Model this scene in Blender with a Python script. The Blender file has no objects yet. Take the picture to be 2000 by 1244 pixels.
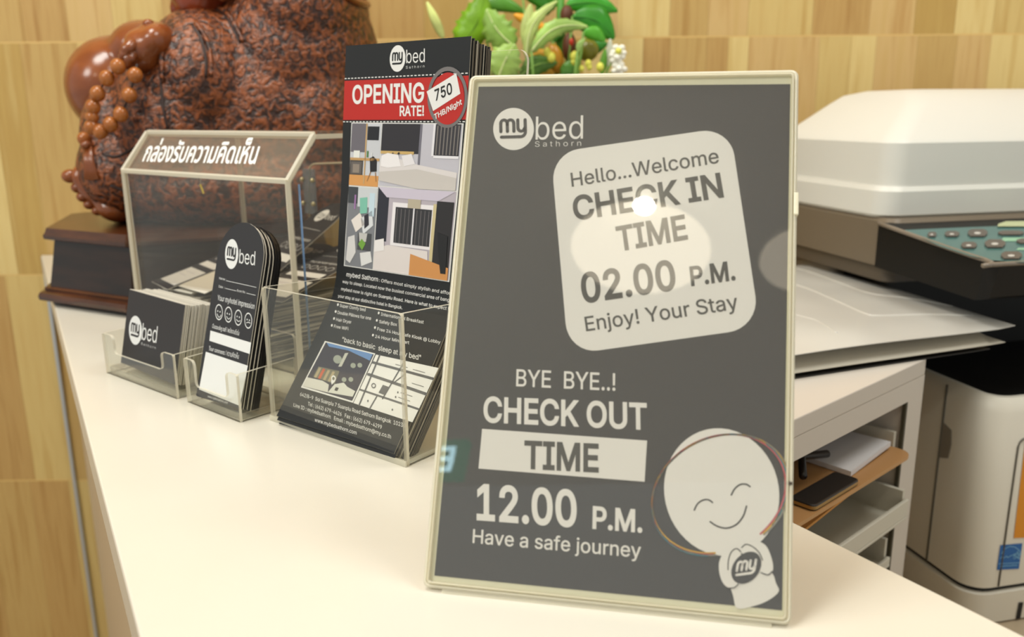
import bpy, bmesh, math, random, os
from mathutils import Vector, Matrix, noise
random.seed(7)
SC = bpy.context.scene
COL = SC.collection
CT = 1.10                    # height of the counter top above the floor

# ------------------------------------------------------------------ camera, world, lights, exposure
F_PX, PITCH, ROLL, HC = 1657.8, 0.2379, -0.00864, 0.1969
CAM = Vector((0, 0, CT + HC))
_f = Vector((0, math.cos(PITCH), -math.sin(PITCH)))
_r0 = Vector((1, 0, 0)); _u0 = _r0.cross(_f)
CR = math.cos(ROLL) * _r0 + math.sin(ROLL) * _u0
CU = -math.sin(ROLL) * _r0 + math.cos(ROLL) * _u0
CF = _f
cd = bpy.data.cameras.new('camera'); cam = bpy.data.objects.new('camera', cd); COL.objects.link(cam)
cam.matrix_world = Matrix(((CR.x, CU.x, -CF.x, CAM.x), (CR.y, CU.y, -CF.y, CAM.y), (CR.z, CU.z, -CF.z, CAM.z), (0, 0, 0, 1)))
cd.sensor_width = 36; cd.lens = F_PX / 2000 * 36; cd.clip_start = 0.02; cd.clip_end = 50
cd.dof.use_dof = True; cd.dof.focus_distance = 0.47; cd.dof.aperture_fstop = 9.0
SC.camera = cam
SC.view_settings.view_transform = 'Standard'; SC.view_settings.look = 'None'
SC.view_settings.gamma = 1.0; SC.view_settings.exposure = 0.04
try: SC.view_settings.use_curve_mapping = False
except Exception: pass
try:
    SC.cycles.use_denoising = True
    SC.cycles.max_bounces = 12; SC.cycles.transparent_max_bounces = 48
    SC.cycles.sample_clamp_indirect = 6.0; SC.cycles.caustics_reflective = False; SC.cycles.caustics_refractive = False
except Exception: pass

world = bpy.data.worlds.new('world'); SC.world = world; world.use_nodes = True
bg = world.node_tree.nodes['Background']
bg.inputs[0].default_value = (0.985, 1.0, 0.95, 1); bg.inputs[1].default_value = 0.60

def area_light(name, loc, target, size, power, color=(1, .95, .88), sy=None):
    ld = bpy.data.lights.new(name, 'AREA'); ld.energy = power; ld.color = color
    ld.shape = 'RECTANGLE' if sy else 'DISK'; ld.size = size
    if sy: ld.size_y = sy
    o = bpy.data.objects.new(name, ld); COL.objects.link(o); o.location = loc
    o.rotation_euler = (Vector(target) - Vector(loc)).to_track_quat('-Z', 'Y').to_euler()
    return o
area_light('overhead_fill_light', (-0.45, 0.65, CT + 1.50), (-0.35, 0.8, CT), 0.55, 12, (.99, 1, .94))  # added soft fill from above, not a fixture of the room
area_light('front_fill_light', (-1.2, -0.35, CT + 1.35), (-0.1, 0.6, CT + .1), 0.7, 15, (.99, 1, .94))  # added fill from front left, lifts the sign's brightness
area_light('right_fill_light', (0.75, 0.45, CT + 1.5), (0.55, 0.9, CT), 0.6, 9, (.99, 1, .95))  # added unseen fill over the copier, brightens its lid top

# ------------------------------------------------------------------ helpers: rays, points
def V(x, y, z): return Vector((x, y, z + CT))
def ray(px, py):
    return ((px - 1000) / F_PX) * CR - ((py - 622) / F_PX) * CU + CF
def Zp(px, py, z=0.0):
    d = ray(px, py); t = (z + CT - CAM.z) / d.z; return CAM + d * t
def Yp(px, py, Y):
    d = ray(px, py); return CAM + d * (Y / d.y)
def proj(P):
    v = P - CAM; k = v.dot(CF); return (1000 + F_PX * v.dot(CR) / k, 622 - F_PX * v.dot(CU) / k)
UP = Vector((0, 0, 1))

# ------------------------------------------------------------------ materials
def lin(c):
    c = c / 255.0
    return c / 12.92 if c <= 0.04045 else ((c + 0.055) / 1.055) ** 2.4
def rgb(*c): return (lin(c[0]), lin(c[1]), lin(c[2]), 1)
MATS = {}
def mat(name, color, rough=0.5, metal=0.0, spec=0.5, emit=None, coat=0.0):
    if name in MATS: return MATS[name]
    m = bpy.data.materials.new(name); m.use_nodes = True
    b = m.node_tree.nodes['Principled BSDF']
    b.inputs['Base Color'].default_value = rgb(*color); b.inputs['Roughness'].default_value = rough
    b.inputs['Metallic'].default_value = metal; b.inputs['Specular IOR Level'].default_value = spec
    b.inputs['Coat Weight'].default_value = coat
    if emit: b.inputs['Emission Color'].default_value = rgb(*emit[0]); b.inputs['Emission Strength'].default_value = emit[1]
    MATS[name] = m; return m
def noisy(name, c1, c2, scale=(1, 1, 1), nscale=8, rough=0.5, bump=0.0, bscale=60, detail=4, lo=.35, hi=.65, spec=.5, dist=.001, c3=None):
    """two- or three-tone noise along object axes, fine bump"""
    if name in MATS: return MATS[name]
    m = mat(name, c1, rough, spec=spec); nt = m.node_tree; b = nt.nodes['Principled BSDF']
    tc = nt.nodes.new('ShaderNodeTexCoord'); mp = nt.nodes.new('ShaderNodeMapping'); mp.inputs['Scale'].default_value = scale
    nz = nt.nodes.new('ShaderNodeTexNoise'); nz.inputs['Scale'].default_value = nscale; nz.inputs['Detail'].default_value = detail
    cr = nt.nodes.new('ShaderNodeValToRGB'); cr.color_ramp.elements[0].position = lo; cr.color_ramp.elements[1].position = hi
    cr.color_ramp.elements[0].color = rgb(*c1); cr.color_ramp.elements[1].color = rgb(*c2)
    if c3:
        e = cr.color_ramp.elements.new((lo + hi) / 2); e.color = rgb(*c3)
    nt.links.new(tc.outputs['Object'], mp.inputs['Vector']); nt.links.new(mp.outputs[0], nz.inputs['Vector'])
    nt.links.new(nz.outputs['Fac'], cr.inputs[0]); nt.links.new(cr.outputs[0], b.inputs['Base Color'])
    if bump:
        n2 = nt.nodes.new('ShaderNodeTexNoise'); n2.inputs['Scale'].default_value = bscale; n2.inputs['Detail'].default_value = 3
        nt.links.new(tc.outputs['Object'], n2.inputs['Vector'])
        bp = nt.nodes.new('ShaderNodeBump'); bp.inputs['Strength'].default_value = bump; bp.inputs['Distance'].default_value = dist
        nt.links.new(n2.outputs['Fac'], bp.inputs['Height']); nt.links.new(bp.outputs[0], b.inputs['Normal'])
    return m
def acrylic(name, tint=(250, 250, 247), haze=0.018, refl=1.0, f0=.035):
    if name in MATS: return MATS[name]
    m = bpy.data.materials.new(name); m.use_nodes = True; nt = m.node_tree; nt.nodes.clear()
    out = nt.nodes.new('ShaderNodeOutputMaterial'); tr = nt.nodes.new('ShaderNodeBsdfTransparent'); tr.inputs[0].default_value = rgb(*tint)
    gl = nt.nodes.new('ShaderNodeBsdfGlossy'); gl.inputs['Roughness'].default_value = 0.012; gl.inputs[0].default_value = (refl, refl, refl, 1)
    lw = nt.nodes.new('ShaderNodeLayerWeight'); lw.inputs[0].default_value = .5      # plain facing term, the same from both sides
    pw = nt.nodes.new('ShaderNodeMath'); pw.operation = 'POWER'; pw.inputs[1].default_value = 5; nt.links.new(lw.outputs['Facing'], pw.inputs[0])
    fr = nt.nodes.new('ShaderNodeMath'); fr.operation = 'MULTIPLY_ADD'; fr.inputs[1].default_value = .9; fr.inputs[2].default_value = f0; nt.links.new(pw.outputs[0], fr.inputs[0])
    mx = nt.nodes.new('ShaderNodeMixShader'); mx2 = nt.nodes.new('ShaderNodeMixShader'); df = nt.nodes.new('ShaderNodeBsdfDiffuse')
    df.inputs[0].default_value = (.85, .84, .8, 1); mx2.inputs[0].default_value = haze
    nt.links.new(fr.outputs[0], mx.inputs[0]); nt.links.new(tr.outputs[0], mx.inputs[1]); nt.links.new(gl.outputs[0], mx.inputs[2])
    nt.links.new(mx.outputs[0], mx2.inputs[1]); nt.links.new(df.outputs[0], mx2.inputs[2]); nt.links.new(mx2.outputs[0], out.inputs[0])
    MATS[name] = m; return m
def acrylic_edge(name, color=(246, 242, 226), clear=0.22):
    if name in MATS: return MATS[name]
    m = bpy.data.materials.new(name); m.use_nodes = True; nt = m.node_tree; nt.nodes.clear()
    out = nt.nodes.new('ShaderNodeOutputMaterial'); tr = nt.nodes.new('ShaderNodeBsdfTransparent')
    p = nt.nodes.new('ShaderNodeBsdfPrincipled'); p.inputs['Base Color'].default_value = rgb(*color); p.inputs['Roughness'].default_value = .12
    p.inputs['Specular IOR Level'].default_value = .8
    tl = nt.nodes.new('ShaderNodeBsdfTranslucent'); tl.inputs[0].default_value = rgb(*color)
    a = nt.nodes.new('ShaderNodeMixShader'); a.inputs[0].default_value = .4
    b = nt.nodes.new('ShaderNodeMixShader'); b.inputs[0].default_value = clear
    nt.links.new(p.outputs[0], a.inputs[1]); nt.links.new(tl.outputs[0], a.inputs[2])
    nt.links.new(a.outputs[0], b.inputs[1]); nt.links.new(tr.outputs[0], b.inputs[2]); nt.links.new(b.outputs[0], out.inputs[0])
    MATS[name] = m; return m
ACR = acrylic('clear_acrylic', haze=.010, f0=.018); ACRE = acrylic_edge('acrylic_edge'); ACRE2 = acrylic_edge('acrylic_edge_grey', (205, 200, 184), .5)
ACRS = acrylic('sign_acrylic', haze=.012)

# ------------------------------------------------------------------ helpers: objects
def root_loc(o):
    while o.parent: o = o.parent
    return o.location
def tag(o, label=None, cat=None, group=None, kind=None):
    if label: o['label'] = label
    if cat: o['category'] = cat
    if group: o['group'] = group
    if kind: o['kind'] = kind
    return o
def thing(name, loc, label, cat, group=None):
    o = bpy.data.objects.new(name, None); COL.objects.link(o); o.location = loc; o.empty_display_size = .02
    return tag(o, label, cat, group)
def mk(name, verts, faces, mats, parent=None, idx=None, smooth=False):
    off = Vector(root_loc(parent)) if parent else Vector((0, 0, 0))
    me = bpy.data.meshes.new(name)
    me.from_pydata([tuple(Vector(v) - off) for v in verts], [], faces)
    for m in (mats if isinstance(mats, (list, tuple)) else [mats]): me.materials.append(m)
    if idx:
        for p, i in zip(me.polygons, idx): p.material_index = i
    if smooth:
        for p in me.polygons: p.use_smooth = True
    me.update()
    o = bpy.data.objects.new(name, me); COL.objects.link(o)
    if parent: o.parent = parent
    return o
def mkbm(name, bm, mats, parent=None, smooth=False):
    bmesh.ops.recalc_face_normals(bm, faces=bm.faces)
    off = Vector(root_loc(parent)) if parent else Vector((0, 0, 0))
    for v in bm.verts: v.co -= off
    me = bpy.data.meshes.new(name); bm.to_mesh(me); bm.free()
    for m in (mats if isinstance(mats, (list, tuple)) else [mats]): me.materials.append(m)
    if smooth:
        for p in me.polygons: p.use_smooth = True
    o = bpy.data.objects.new(name, me); COL.objects.link(o)
    if parent: o.parent = parent
    return o
def prism_data(poly, O, a, b, n, t0, t1):
    """polygon (x,y) in frame O,a,b extruded along n from t0 to t1"""
    k = len(poly)
    vs = [O + a * x + b * y + n * t0 for x, y in poly] + [O + a * x + b * y + n * t1 for x, y in poly]
    fs = [list(range(k))[::-1], list(range(k, 2 * k))] + [[i, (i + 1) % k, (i + 1) % k + k, i + k] for i in range(k)]
    idx = [0, 0] + [1] * k
    return vs, fs, idx
def prism(name, poly, O, a, b, n, t0, t1, mats, parent=None, bevel=0, seg=2, smooth=False):
    vs, fs, idx = prism_data(poly, O, a, b, n, t0, t1)
    if not isinstance(mats, (list, tuple)): mats = [mats, mats]
    if bevel:
        bm = bmesh.new(); bv = [bm.verts.new(v) for v in vs]
        for f, i in zip(fs, idx):
            nf = bm.faces.new([bv[j] for j in f]); nf.material_index = i
        bmesh.ops.recalc_face_normals(bm, faces=bm.faces)
        bmesh.ops.bevel(bm, geom=[e for e in bm.edges if e.calc_face_angle(0) > .6], offset=bevel, segments=seg, affect='EDGES', profile=.5, clamp_overlap=True)
        return mkbm(name, bm, mats, parent, smooth)
    return mk(name, vs, fs, mats, parent, idx, smooth)
def boxf(name, O, a, b, n, sx, sy, sz, mats, parent=None, bevel=0, seg=2):
    """box from corner O, sizes along a,b,n"""
    return prism(name, [(0, 0), (sx, 0), (sx, sy), (0, sy)], O, a, b, n, 0, sz, mats, parent, bevel, seg)
def rrect(w, h, r, n=6, x0=0, y0=0):
    pts = []
    for cx, cy, a0 in ((w - r, r, -90), (w - r, h - r, 0), (r, h - r, 90), (r, r, 180)):
        for i in range(n + 1):
            t = math.radians(a0 + 90 * i / n); pts.append((x0 + cx + r * math.cos(t), y0 + cy + r * math.sin(t)))
    return pts
def tube(name, pts, rad, m, parent=None, seg=8, cap=True, radii=None):
    pts = [Vector(p) for p in pts]; vs = []; fs = []
    ref = Vector((0.123, 0.456, 0.88)).normalized()
    for i, p in enumerate(pts):
        t = (pts[min(i + 1, len(pts) - 1)] - pts[max(i - 1, 0)]).normalized()
        x = t.cross(ref).normalized(); y = t.cross(x)
        rr = radii[i] if radii else rad
        for k in range(seg):
            an = 2 * math.pi * k / seg; vs.append(p + x * math.cos(an) * rr + y * math.sin(an) * rr)
    for i in range(len(pts) - 1):
        for k in range(seg):
            k2 = (k + 1) % seg; fs.append([i * seg + k, i * seg + k2, (i + 1) * seg + k2, (i + 1) * seg + k])
    if cap: fs += [list(range(seg))[::-1], list(range((len(pts) - 1) * seg, len(pts) * seg))]
    return mk(name, vs, fs, m, parent, smooth=True)
def ellips_bm(bm, c, r, rot=None, sub=3):
    M = Matrix.Translation(c) @ (rot.to_matrix().to_4x4() if rot else Matrix()) @ Matrix.Diagonal((r[0], r[1], r[2], 1))
    bmesh.ops.create_icosphere(bm, subdivisions=sub, radius=1, matrix=M)
def ellips(name, c, r, m, parent=None, rot=None, sub=3):
    bm = bmesh.new(); ellips_bm(bm, c, r, rot, sub); return mkbm(name, bm, m, parent, True)
def spline(pts, n):
    """Catmull-Rom through 2D/3D tuples"""
    P = [Vector(p) for p in pts]; P = [P[0] * 2 - P[1]] + P + [P[-1] * 2 - P[-2]]; out = []
    for i in range(1, len(P) - 2):
        for k in range(n):
            t = k / n; a, b, c, d = P[i - 1], P[i], P[i + 1], P[i + 2]
            out.append(0.5 * ((2 * b) + (c - a) * t + (2 * a - 5 * b + 4 * c - d) * t * t + (3 * b - a - 3 * c + d) * t ** 3))
    out.append(P[-2]); return out

# ------------------------------------------------------------------ printed surfaces
class Surf:
    """a sheet of paper in space; (w,s) run across and up it"""
    def __init__(self, O, a, up=None, prof=None, nb=None):
        self.O, self.a = O, a
        if prof is None:
            self.up = up; self.n = a.cross(up).normalized(); self.prof = None
        else:
            self.nb = nb; self.prof = []; s = 0; last = None
            for p in prof:
                if last is not None: s += (p - last).length
                self.prof.append((s, p)); last = p
            self.L = s
    def P(self, w, s, off=0.0):
        if self.prof is None: return self.O + self.a * w + self.up * s + self.n * off
        pr = self.prof; i = 0
        while i < len(pr) - 2 and s > pr[i + 1][0]: i += 1
        s0, p0 = pr[i]; s1, p1 = pr[i + 1]; t = (s - s0) / (s1 - s0); p = p0 + (p1 - p0) * t
        tg = (p1 - p0).normalized()
        N = self.a.cross(self.nb * tg.x + UP * tg.y).normalized()
        return self.O + self.a * w + self.nb * p.x + UP * p.y + N * off
    def inv(self, px, py):
        w, s = .05, .1
        for _ in range(25):
            x0, y0 = proj(self.P(w, s)); x1, y1 = proj(self.P(w + 1e-4, s)); x2, y2 = proj(self.P(w, s + 1e-4))
            A = Matrix((((x1 - x0) / 1e-4, (x2 - x0) / 1e-4), ((y1 - y0) / 1e-4, (y2 - y0) / 1e-4)))
            d = A.inverted() @ Vector((px - x0, py - y0)); w += d.x; s += d.y
            if d.length < 1e-7: break
        return Vector((w, s))
DATA = bpy.utils.system_resource('DATAFILES')
def load_font(f):
    try: return bpy.data.fonts.load(os.path.join(DATA, 'fonts', f))
    except Exception: return None
SANS = load_font('Inter.woff2')
_txt = {}
TMP = bpy.data.scenes.new('work')
def eval_in_tmp(o, fn):
    TMP.collection.objects.link(o)
    with bpy.context.temp_override(scene=TMP, view_layer=TMP.view_layers[0]):
        dg = bpy.context.evaluated_depsgraph_get(); dg.update(); r = fn(o, dg)
    TMP.collection.objects.unlink(o); return r
def spline_pts(sp_, res):
    out = []; bp_ = sp_.bezier_points; n = len(bp_)
    from mathutils.geometry import interpolate_bezier
    for i in range(n):
        a_, b_ = bp_[i], bp_[(i + 1) % n]
        straight = (a_.handle_right - a_.co).length < 1e-5 or a_.handle_right_type == 'VECTOR' and b_.handle_left_type == 'VECTOR'
        if straight: out.append(a_.co.to_2d())
        else: out += [p.to_2d() for p in interpolate_bezier(a_.co, a_.handle_right, b_.handle_left, b_.co, res + 1)[:-1]]
    q = []
    for p in out:
        if not q or (p - q[-1]).length > 1e-5: q.append(p)
    while len(q) > 2 and (q[0] - q[-1]).length < 1e-5: q.pop()
    return q
def text_mesh(body, bold, res=4, font='sans'):
    """letters as filled contours (overlapping strokes merged); bold thickens them by small shifted copies"""
    if any(ord(ch) > 0x0e00 and ord(ch) < 0x0e80 for ch in body): font = None
    key = (body, bold, font)
    if key in _txt: return _txt[key]
    c = bpy.data.curves.new('lettering', 'FONT'); c.body = body
    if SANS and font == 'sans': c.font = SANS
    o = bpy.data.objects.new('lettering_src', c)
    def grab(o, dg):
        cu = o.evaluated_get(dg).to_curve(dg); r = [spline_pts(q, res if len(body) < 20 else 2) for q in cu.splines]; o.to_curve_clear(); return r
    polys = [p for p in eval_in_tmp(o, grab) if len(p) > 2]
    bpy.data.objects.remove(o); bpy.data.curves.remove(c)
    area = lambda p: sum(p[i - 1].x * p[i].y - p[i].x * p[i - 1].y for i in range(len(p))) / 2
    A = [(area(p), p) for p in polys]; big = max(A, key=lambda q: abs(q[0])); sg = 1 if big[0] > 0 else -1
    def fat(a_, p):
        out = []; n = len(p); w = 1 if a_ > 0 else -1      # left of travel is inside for a positive loop
        for i in range(n):
            e1 = (p[i] - p[i - 1]).normalized(); e2 = (p[(i + 1) % n] - p[i]).normalized()
            n1 = Vector((e1.y, -e1.x)); n2 = Vector((e2.y, -e2.x)); m = n1 + n2
            if m.length < .35: m = n1
            m = m.normalized(); k = 1 / max(.5, m.dot(n1)); out.append(p[i] + m * (bold * sg * k))
        return out
    if bold: A = [(a_, fat(a_, p)) for a_, p in A]
    # one glyph at a time: constrained triangulation, keeping triangles with non-zero winding
    from mathutils.geometry import delaunay_2d_cdt
    groups = []
    for a_, p in A:
        lo = min(v.x for v in p); hi = max(v.x for v in p); g = [lo, hi, [p]]; rest = []
        for q in groups:
            if q[0] <= g[1] and g[0] <= q[1]: g = [min(q[0], g[0]), max(q[1], g[1]), q[2] + g[2]]
            else: rest.append(q)
        groups = rest + [g]
    vs = []; fs = []
    for lo, hi, ps_ in groups:
        flat = []; ed = []; segs = []
        for p in ps_:
            n = len(p); b0_ = len(flat); flat += p; ed += [(b0_ + i, b0_ + (i + 1) % n) for i in range(n)]; segs += [(p[i], p[(i + 1) % n]) for i in range(n)]
        cv, _e, cf, *_r = delaunay_2d_cdt(flat, ed, [], 0, 1e-5); base = len(vs); keep = []
        for f in cf:
            c_ = (cv[f[0]] + cv[f[1]] + cv[f[2]]) / 3; w = 0
            for p_, q_ in segs:
                if p_.y <= c_.y:
                    if q_.y > c_.y and (q_.x - p_.x) * (c_.y - p_.y) - (c_.x - p_.x) * (q_.y - p_.y) > 0: w += 1
                elif q_.y <= c_.y and (q_.x - p_.x) * (c_.y - p_.y) - (c_.x - p_.x) * (q_.y - p_.y) < 0: w -= 1
            if w: keep.append([base + i for i in f])
        vs += [Vector((v.x, v.y, 0)) for v in cv]; fs += keep
    _txt[key] = (vs, fs); return vs, fs
class Print:
    """flat print on a Surf: layer offsets are a tenth of a millimetre"""
    def __init__(self, S, parent, px=True): self.S, self.parent, self.px = S, parent, px
    def q(self, p): return self.S.inv(*p) if self.px else Vector(p)
    def off(self, layer): return 0.00010 + layer * 0.00009
    def build(self, name, pts, faces, m, layer):
        if self.S.prof is not None:
            ss = [p[1] for p in pts]; lo, hi = min(ss), max(ss); cuts = [k for k, _ in self.S.prof if lo + 1e-5 < k < hi - 1e-5]
            if cuts:
                bm = bmesh.new(); bv = [bm.verts.new((p[0], p[1], p[2] if len(p) > 2 else 0)) for p in pts]
                for f in faces:
                    try: bm.faces.new([bv[i] for i in f])
                    except ValueError: pass
                for k in cuts: bmesh.ops.bisect_plane(bm, geom=bm.verts[:] + bm.edges[:] + bm.faces[:], dist=1e-7, plane_co=(0, k, 0), plane_no=(0, 1, 0))
                bm.verts.index_update(); pts = [tuple(v.co) for v in bm.verts]; faces = [[v.index for v in f.verts] for f in bm.faces]; bm.free()
        return mk(name, [self.S.P(p[0], p[1], self.off(layer) + (p[2] if len(p) > 2 else 0)) for p in pts], faces, m, self.parent)
    def quad(self, name, c, m, layer, n=1):
        bl, br, tr, tl = [self.q(p) for p in c]; pts = []; fs = []
        for j in range(n + 1):
            for i in range(2):
                u, v = i, j / n; pts.append((bl * (1 - u) + br * u) * (1 - v) + (tl * (1 - u) + tr * u) * v)
        for j in range(n): fs.append([2 * j, 2 * j + 1, 2 * j + 3, 2 * j + 2])
        return self.build(name, pts, fs, m, layer)
    def poly(self, name, pts, m, layer):
        P = [self.q(p) for p in pts]; return self.build(name, P, [list(range(len(P)))], m, layer)
    def ell(self, name, c, rx, ry, m, layer, n=32, phase=0.0, ring=None):
        c0 = self.q(c); ex = self.q((c[0] + rx[0], c[1] + rx[1])) - c0; ey = self.q((c[0] + ry[0], c[1] + ry[1])) - c0
        pts = [c0 + ex * math.cos(2 * math.pi * i / n) + ey * math.sin(2 * math.pi * i / n + phase) for i in range(n)]
        if ring is None: return self.build(name, pts, [list(range(n))], m, layer)
        p2 = [c0 + (p - c0) * ring for p in pts]
        return self.build(name, pts + p2, [[i, (i + 1) % n, (i + 1) % n + n, i + n] for i in range(n)], m, layer)
    def line(self, name, pts, wid, m, layer, closed=False, raw=False):
        P = [Vector(p) if raw else self.q(p) for p in pts]; k = len(P); vs = []; fs = []
        for i, p in enumerate(P):
            t = (P[(i + 1) % k] - P[i - 1]) if closed else (P[min(i + 1, k - 1)] - P[max(i - 1, 0)])
            t.normalize(); nn = Vector((-t.y, t.x)) * wid / 2; vs += [p + nn, p - nn]
        for i in range(k if closed else k - 1):
            j = (i + 1) % k; fs.append([2 * i, 2 * i + 1, 2 * j + 1, 2 * j])
        if not closed and wid > .0009:
            for e in (0, k - 1):
                b = len(vs); vs += [P[e] + Vector((math.cos(t_), math.sin(t_))) * wid / 2 for t_ in [i * math.pi / 5 for i in range(10)]]
                fs.append(list(range(b, b + 10)))
        return self.build(name, vs, fs, m, layer)
    def text(self, body, BL, BR, TL, m, layer, bold=0.0, cap=None, shear=0.0, name='lettering'):
        bold *= .62
        if cap is None: cap = max(v.y for v in text_mesh('H', bold)[0])
        vs, fs = text_mesh(body, bold)
        x0 = min(v.x for v in vs); x1 = max(v.x for v in vs)
        bl = self.q(BL); ex = self.q(BR) - bl; ey = self.q(TL) - bl
        pts = [(bl + ex * ((v.x - x0) / (x1 - x0) + shear * v.y) + ey * (v.y / cap)).to_3d() + Vector((0, 0, v.z)) for v in vs]
        return self.build(name, pts, fs, m, layer)
    def logo(self, c, rx, ry, m_disc, m_ink, layer, name='logo'):
        """round badge with the linked 'my' and its underline"""
        self.ell(name, c, rx, ry, m_disc, layer, 40)
        c0 = self.q(c); ex = self.q((c[0] + rx[0], c[1] + rx[1])) - c0; ey = self.q((c[0] + ry[0], c[1] + ry[1])) - c0
        R = math.sqrt(ex.length * ey.length)
        def L(pts, w=.15): self.line('logo_stroke', [c0 + ex * x + ey * y for x, y in pts], w * R, m_ink, layer + 1, raw=True)
        arc = lambda cx, cy, r, a0, a1, n=8, ry_=None: [(cx + r * math.cos(math.radians(a0 + (a1 - a0) * i / n)), cy + (ry_ or r) * math.sin(math.radians(a0 + (a1 - a0) * i / n))) for i in range(n + 1)]
        L([(-.62, -.12)] + arc(-.46, .27, .16, 180, 0) + [(-.30, -.12)])
        L([(-.30, .20)] + arc(-.14, .27, .16, 180, 0) + [(.02, -.12)])
        L([(.22, .42)] + [(.22, .10)] + arc(.38, .04, .16, 180, 350) )
        L([(.58, .42), (.58, -.10)] + arc(.34, -.14, .24, 0, -90, 6)[1:] + [(-.60, -.38)], .15)

# ================================================================== the setting
WALLY = 1.235
wood_pal = [((200, 169, 105), (190, 156, 91), (206, 179, 115)), ((185, 150, 90), (174, 136, 76), (191, 158, 97)),
            ((211, 183, 118), (202, 171, 105), (216, 191, 128)), ((180, 142, 83), (168, 128, 71), (187, 151, 92)),
            ((198, 164, 103), (187, 148, 89), (204, 171, 114)), ((189, 157, 90), (195, 166, 103), (180, 146, 80))]
PL = [noisy('plank_wood_%s' % 'abcdef'[i], p[0], p[1], (14, 14, .9), 5.5, .42, .05, 160, 5, .3, .7, .4, .0004, p[2]) for i, p in enumerate(wood_pal)]
backing = noisy('wall_backing_wood', (206, 160, 104), (190, 142, 88), (12, 12, .8), 5, .45)
X, Y_, Z_ = Vector((1, 0, 0)), Vector((0, 1, 0)), Vector((0, 0, 1))
wall = boxf('wall_back', Vector((-2.2, WALLY + .012, 0)), X, Y_, Z_, 4.6, .12, CT + 1.6, backing); tag(wall, kind='structure')
wall['label'] = 'wall clad in vertical pale wood boards behind the counter'
rows = [(-CT, -.684), (-.684, -.357), (-.357, -.030), (-.030, .297), (.297, .624)]
# board joints read from the photograph on the right-hand part, random elsewhere
edges_known = {4: [(1206, 30), (1308, 30), (1384, 30), (1462, 20), (1588, 20), (1700, 20), (1788, 20), (1868, 20), (1942, 20)],
               3: [(1256, 100), (1308, 100), (1380, 100), (1422, 100), (1462, 100), (1600, 100), (1662, 100), (1710, 100), (1790, 100), (1868, 100), (1934, 100)]}
rnd = random.Random(11)
for ri, (z0, z1) in enumerate(rows):
    xs = [-1.05]
    known = [Yp(px, py, WALLY).x for px, py in edges_known.get(ri, [])]
    lim = known[0] - .03 if known else 1.05
    while xs[-1] < lim - .05: xs.append(xs[-1] + rnd.choice([.048, .055, .062, .07, .08, .09]))
    if known:
        xs = [x for x in xs if x < lim] + known
        while xs[-1] < 1.05: xs.append(xs[-1] + rnd.choice([.05, .06, .07, .08]))
    last = -1
    for i in range(len(xs) - 1):
        proud = rnd.uniform(0, .0003)
        g = .00012
        b = .0010
        k = rnd.choice([j for j in range(6) if j != last]); last = k
        if z1 < 0: k = rnd.choice([0, 1, 1, 3, 3, 4])
        me_ = boxf('plank', Vector((xs[i] + g, WALLY - proud, z0 + CT + b)), X, Y_, Z_, xs[i + 1] - xs[i] - 2 * g, .012 + proud, z1 - z0 - 2 * b, PL[k], wall)
        dx = rnd.uniform(-3, 3); dz = rnd.uniform(-2, 2)
        # shift the grain by moving the object origin
        for v in me_.data.vertices: v.co -= Vector((dx, 0, dz))
        me_.location = (dx, 0, dz)
# pale horizontal joint strips
joint = mat('pale_joint', (214, 178, 110), .5)
for z in (-.030, .297, -.357, -.684):
    o = boxf('joint_strip', V(-1.05, WALLY - .0001, z - .0010), X, Y_, Z_, 2.1, .010, .0020, joint, wall)

floor_m = noisy('floor_tile', (176, 160, 138), (160, 144, 122), (1, 1, 1), 3, .25)
fl = boxf('floor', Vector((-2.2, -2.8, -.1)), X, Y_, Z_, 4.6, 4.035, .1, floor_m); tag(fl, 'beige floor under the counter', kind='structure')
ceil = boxf('ceiling', Vector((-2.2, -2.8, CT + 1.6)), X, Y_, Z_, 4.6, 4.15, .08, mat('ceiling_paint', (240, 236, 226), .8)); tag(ceil, 'white ceiling', kind='structure')

alu = mat('brushed_aluminium', (190, 194, 198), .35, .7)
p0 = Yp(100, 607, WALLY); p1 = Yp(193, 1244, WALLY); tx = (p0.x + p1.x) / 2
t1 = boxf('trim_1', Vector((tx - .0022, WALLY - .006, 0)), X, Y_, Z_, .0045, .006, CT - .002, alu); tag(t1, 'thin grey metal corner trim down the wooden wall', kind='structure')

# counter
ca = Vector((-.5, .866, 0)).normalized(); cb = Vector((.866, .5, 0)).normalized()
nearL = Zp(272, 1244); farL = Zp(80, 497); R1 = Zp(1560, 1023.5); R2 = Zp(2000, 1240)
dL = (farL - nearL).normalized(); dR = (R1 - R2).normalized()
def tY(P, d, Y): return P + d * ((Y - P.y) / d.y)
cpoly = [tY(nearL, dL, -.05), tY(R2, dR, -.05), tY(R1, dR, WALLY - .003), tY(nearL, dL, WALLY - .003)]
cp2 = [(p.x, p.y) for p in cpoly]
cream = noisy('cream_solid_surface', (224, 219, 207), (220, 215, 202), (1, 1, 1), 9, .22, .02, 400, 3, .3, .7, .45, .0001)
counter = thing('reception_counter', Vector((-.2, .6, 0)), 'long cream solid-surface reception counter carrying the sign and holders', 'counter')
prism('worktop', cp2, Vector((0, 0, CT)), X, Y_, Z_, -.03, 0, cream, counter, bevel=.0015)
inner = []
cc = (cpoly[0] + cpoly[1] + cpoly[2] + cpoly[3]) / 4
for p in cpoly:
    q_ = Vector(p)
    # inset across the counter only
    side = (q_ - cc).dot(cb); q_ -= cb * (.03 if side > 0 else -.03); inner.append((q_.x, min(q_.y, WALLY - .008)))
prism('counter_body', inner, Vector((0, 0, 0)), X, Y_, Z_, 0, CT - .03, mat('counter_panel', (206, 186, 158), .3), counter)

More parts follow.
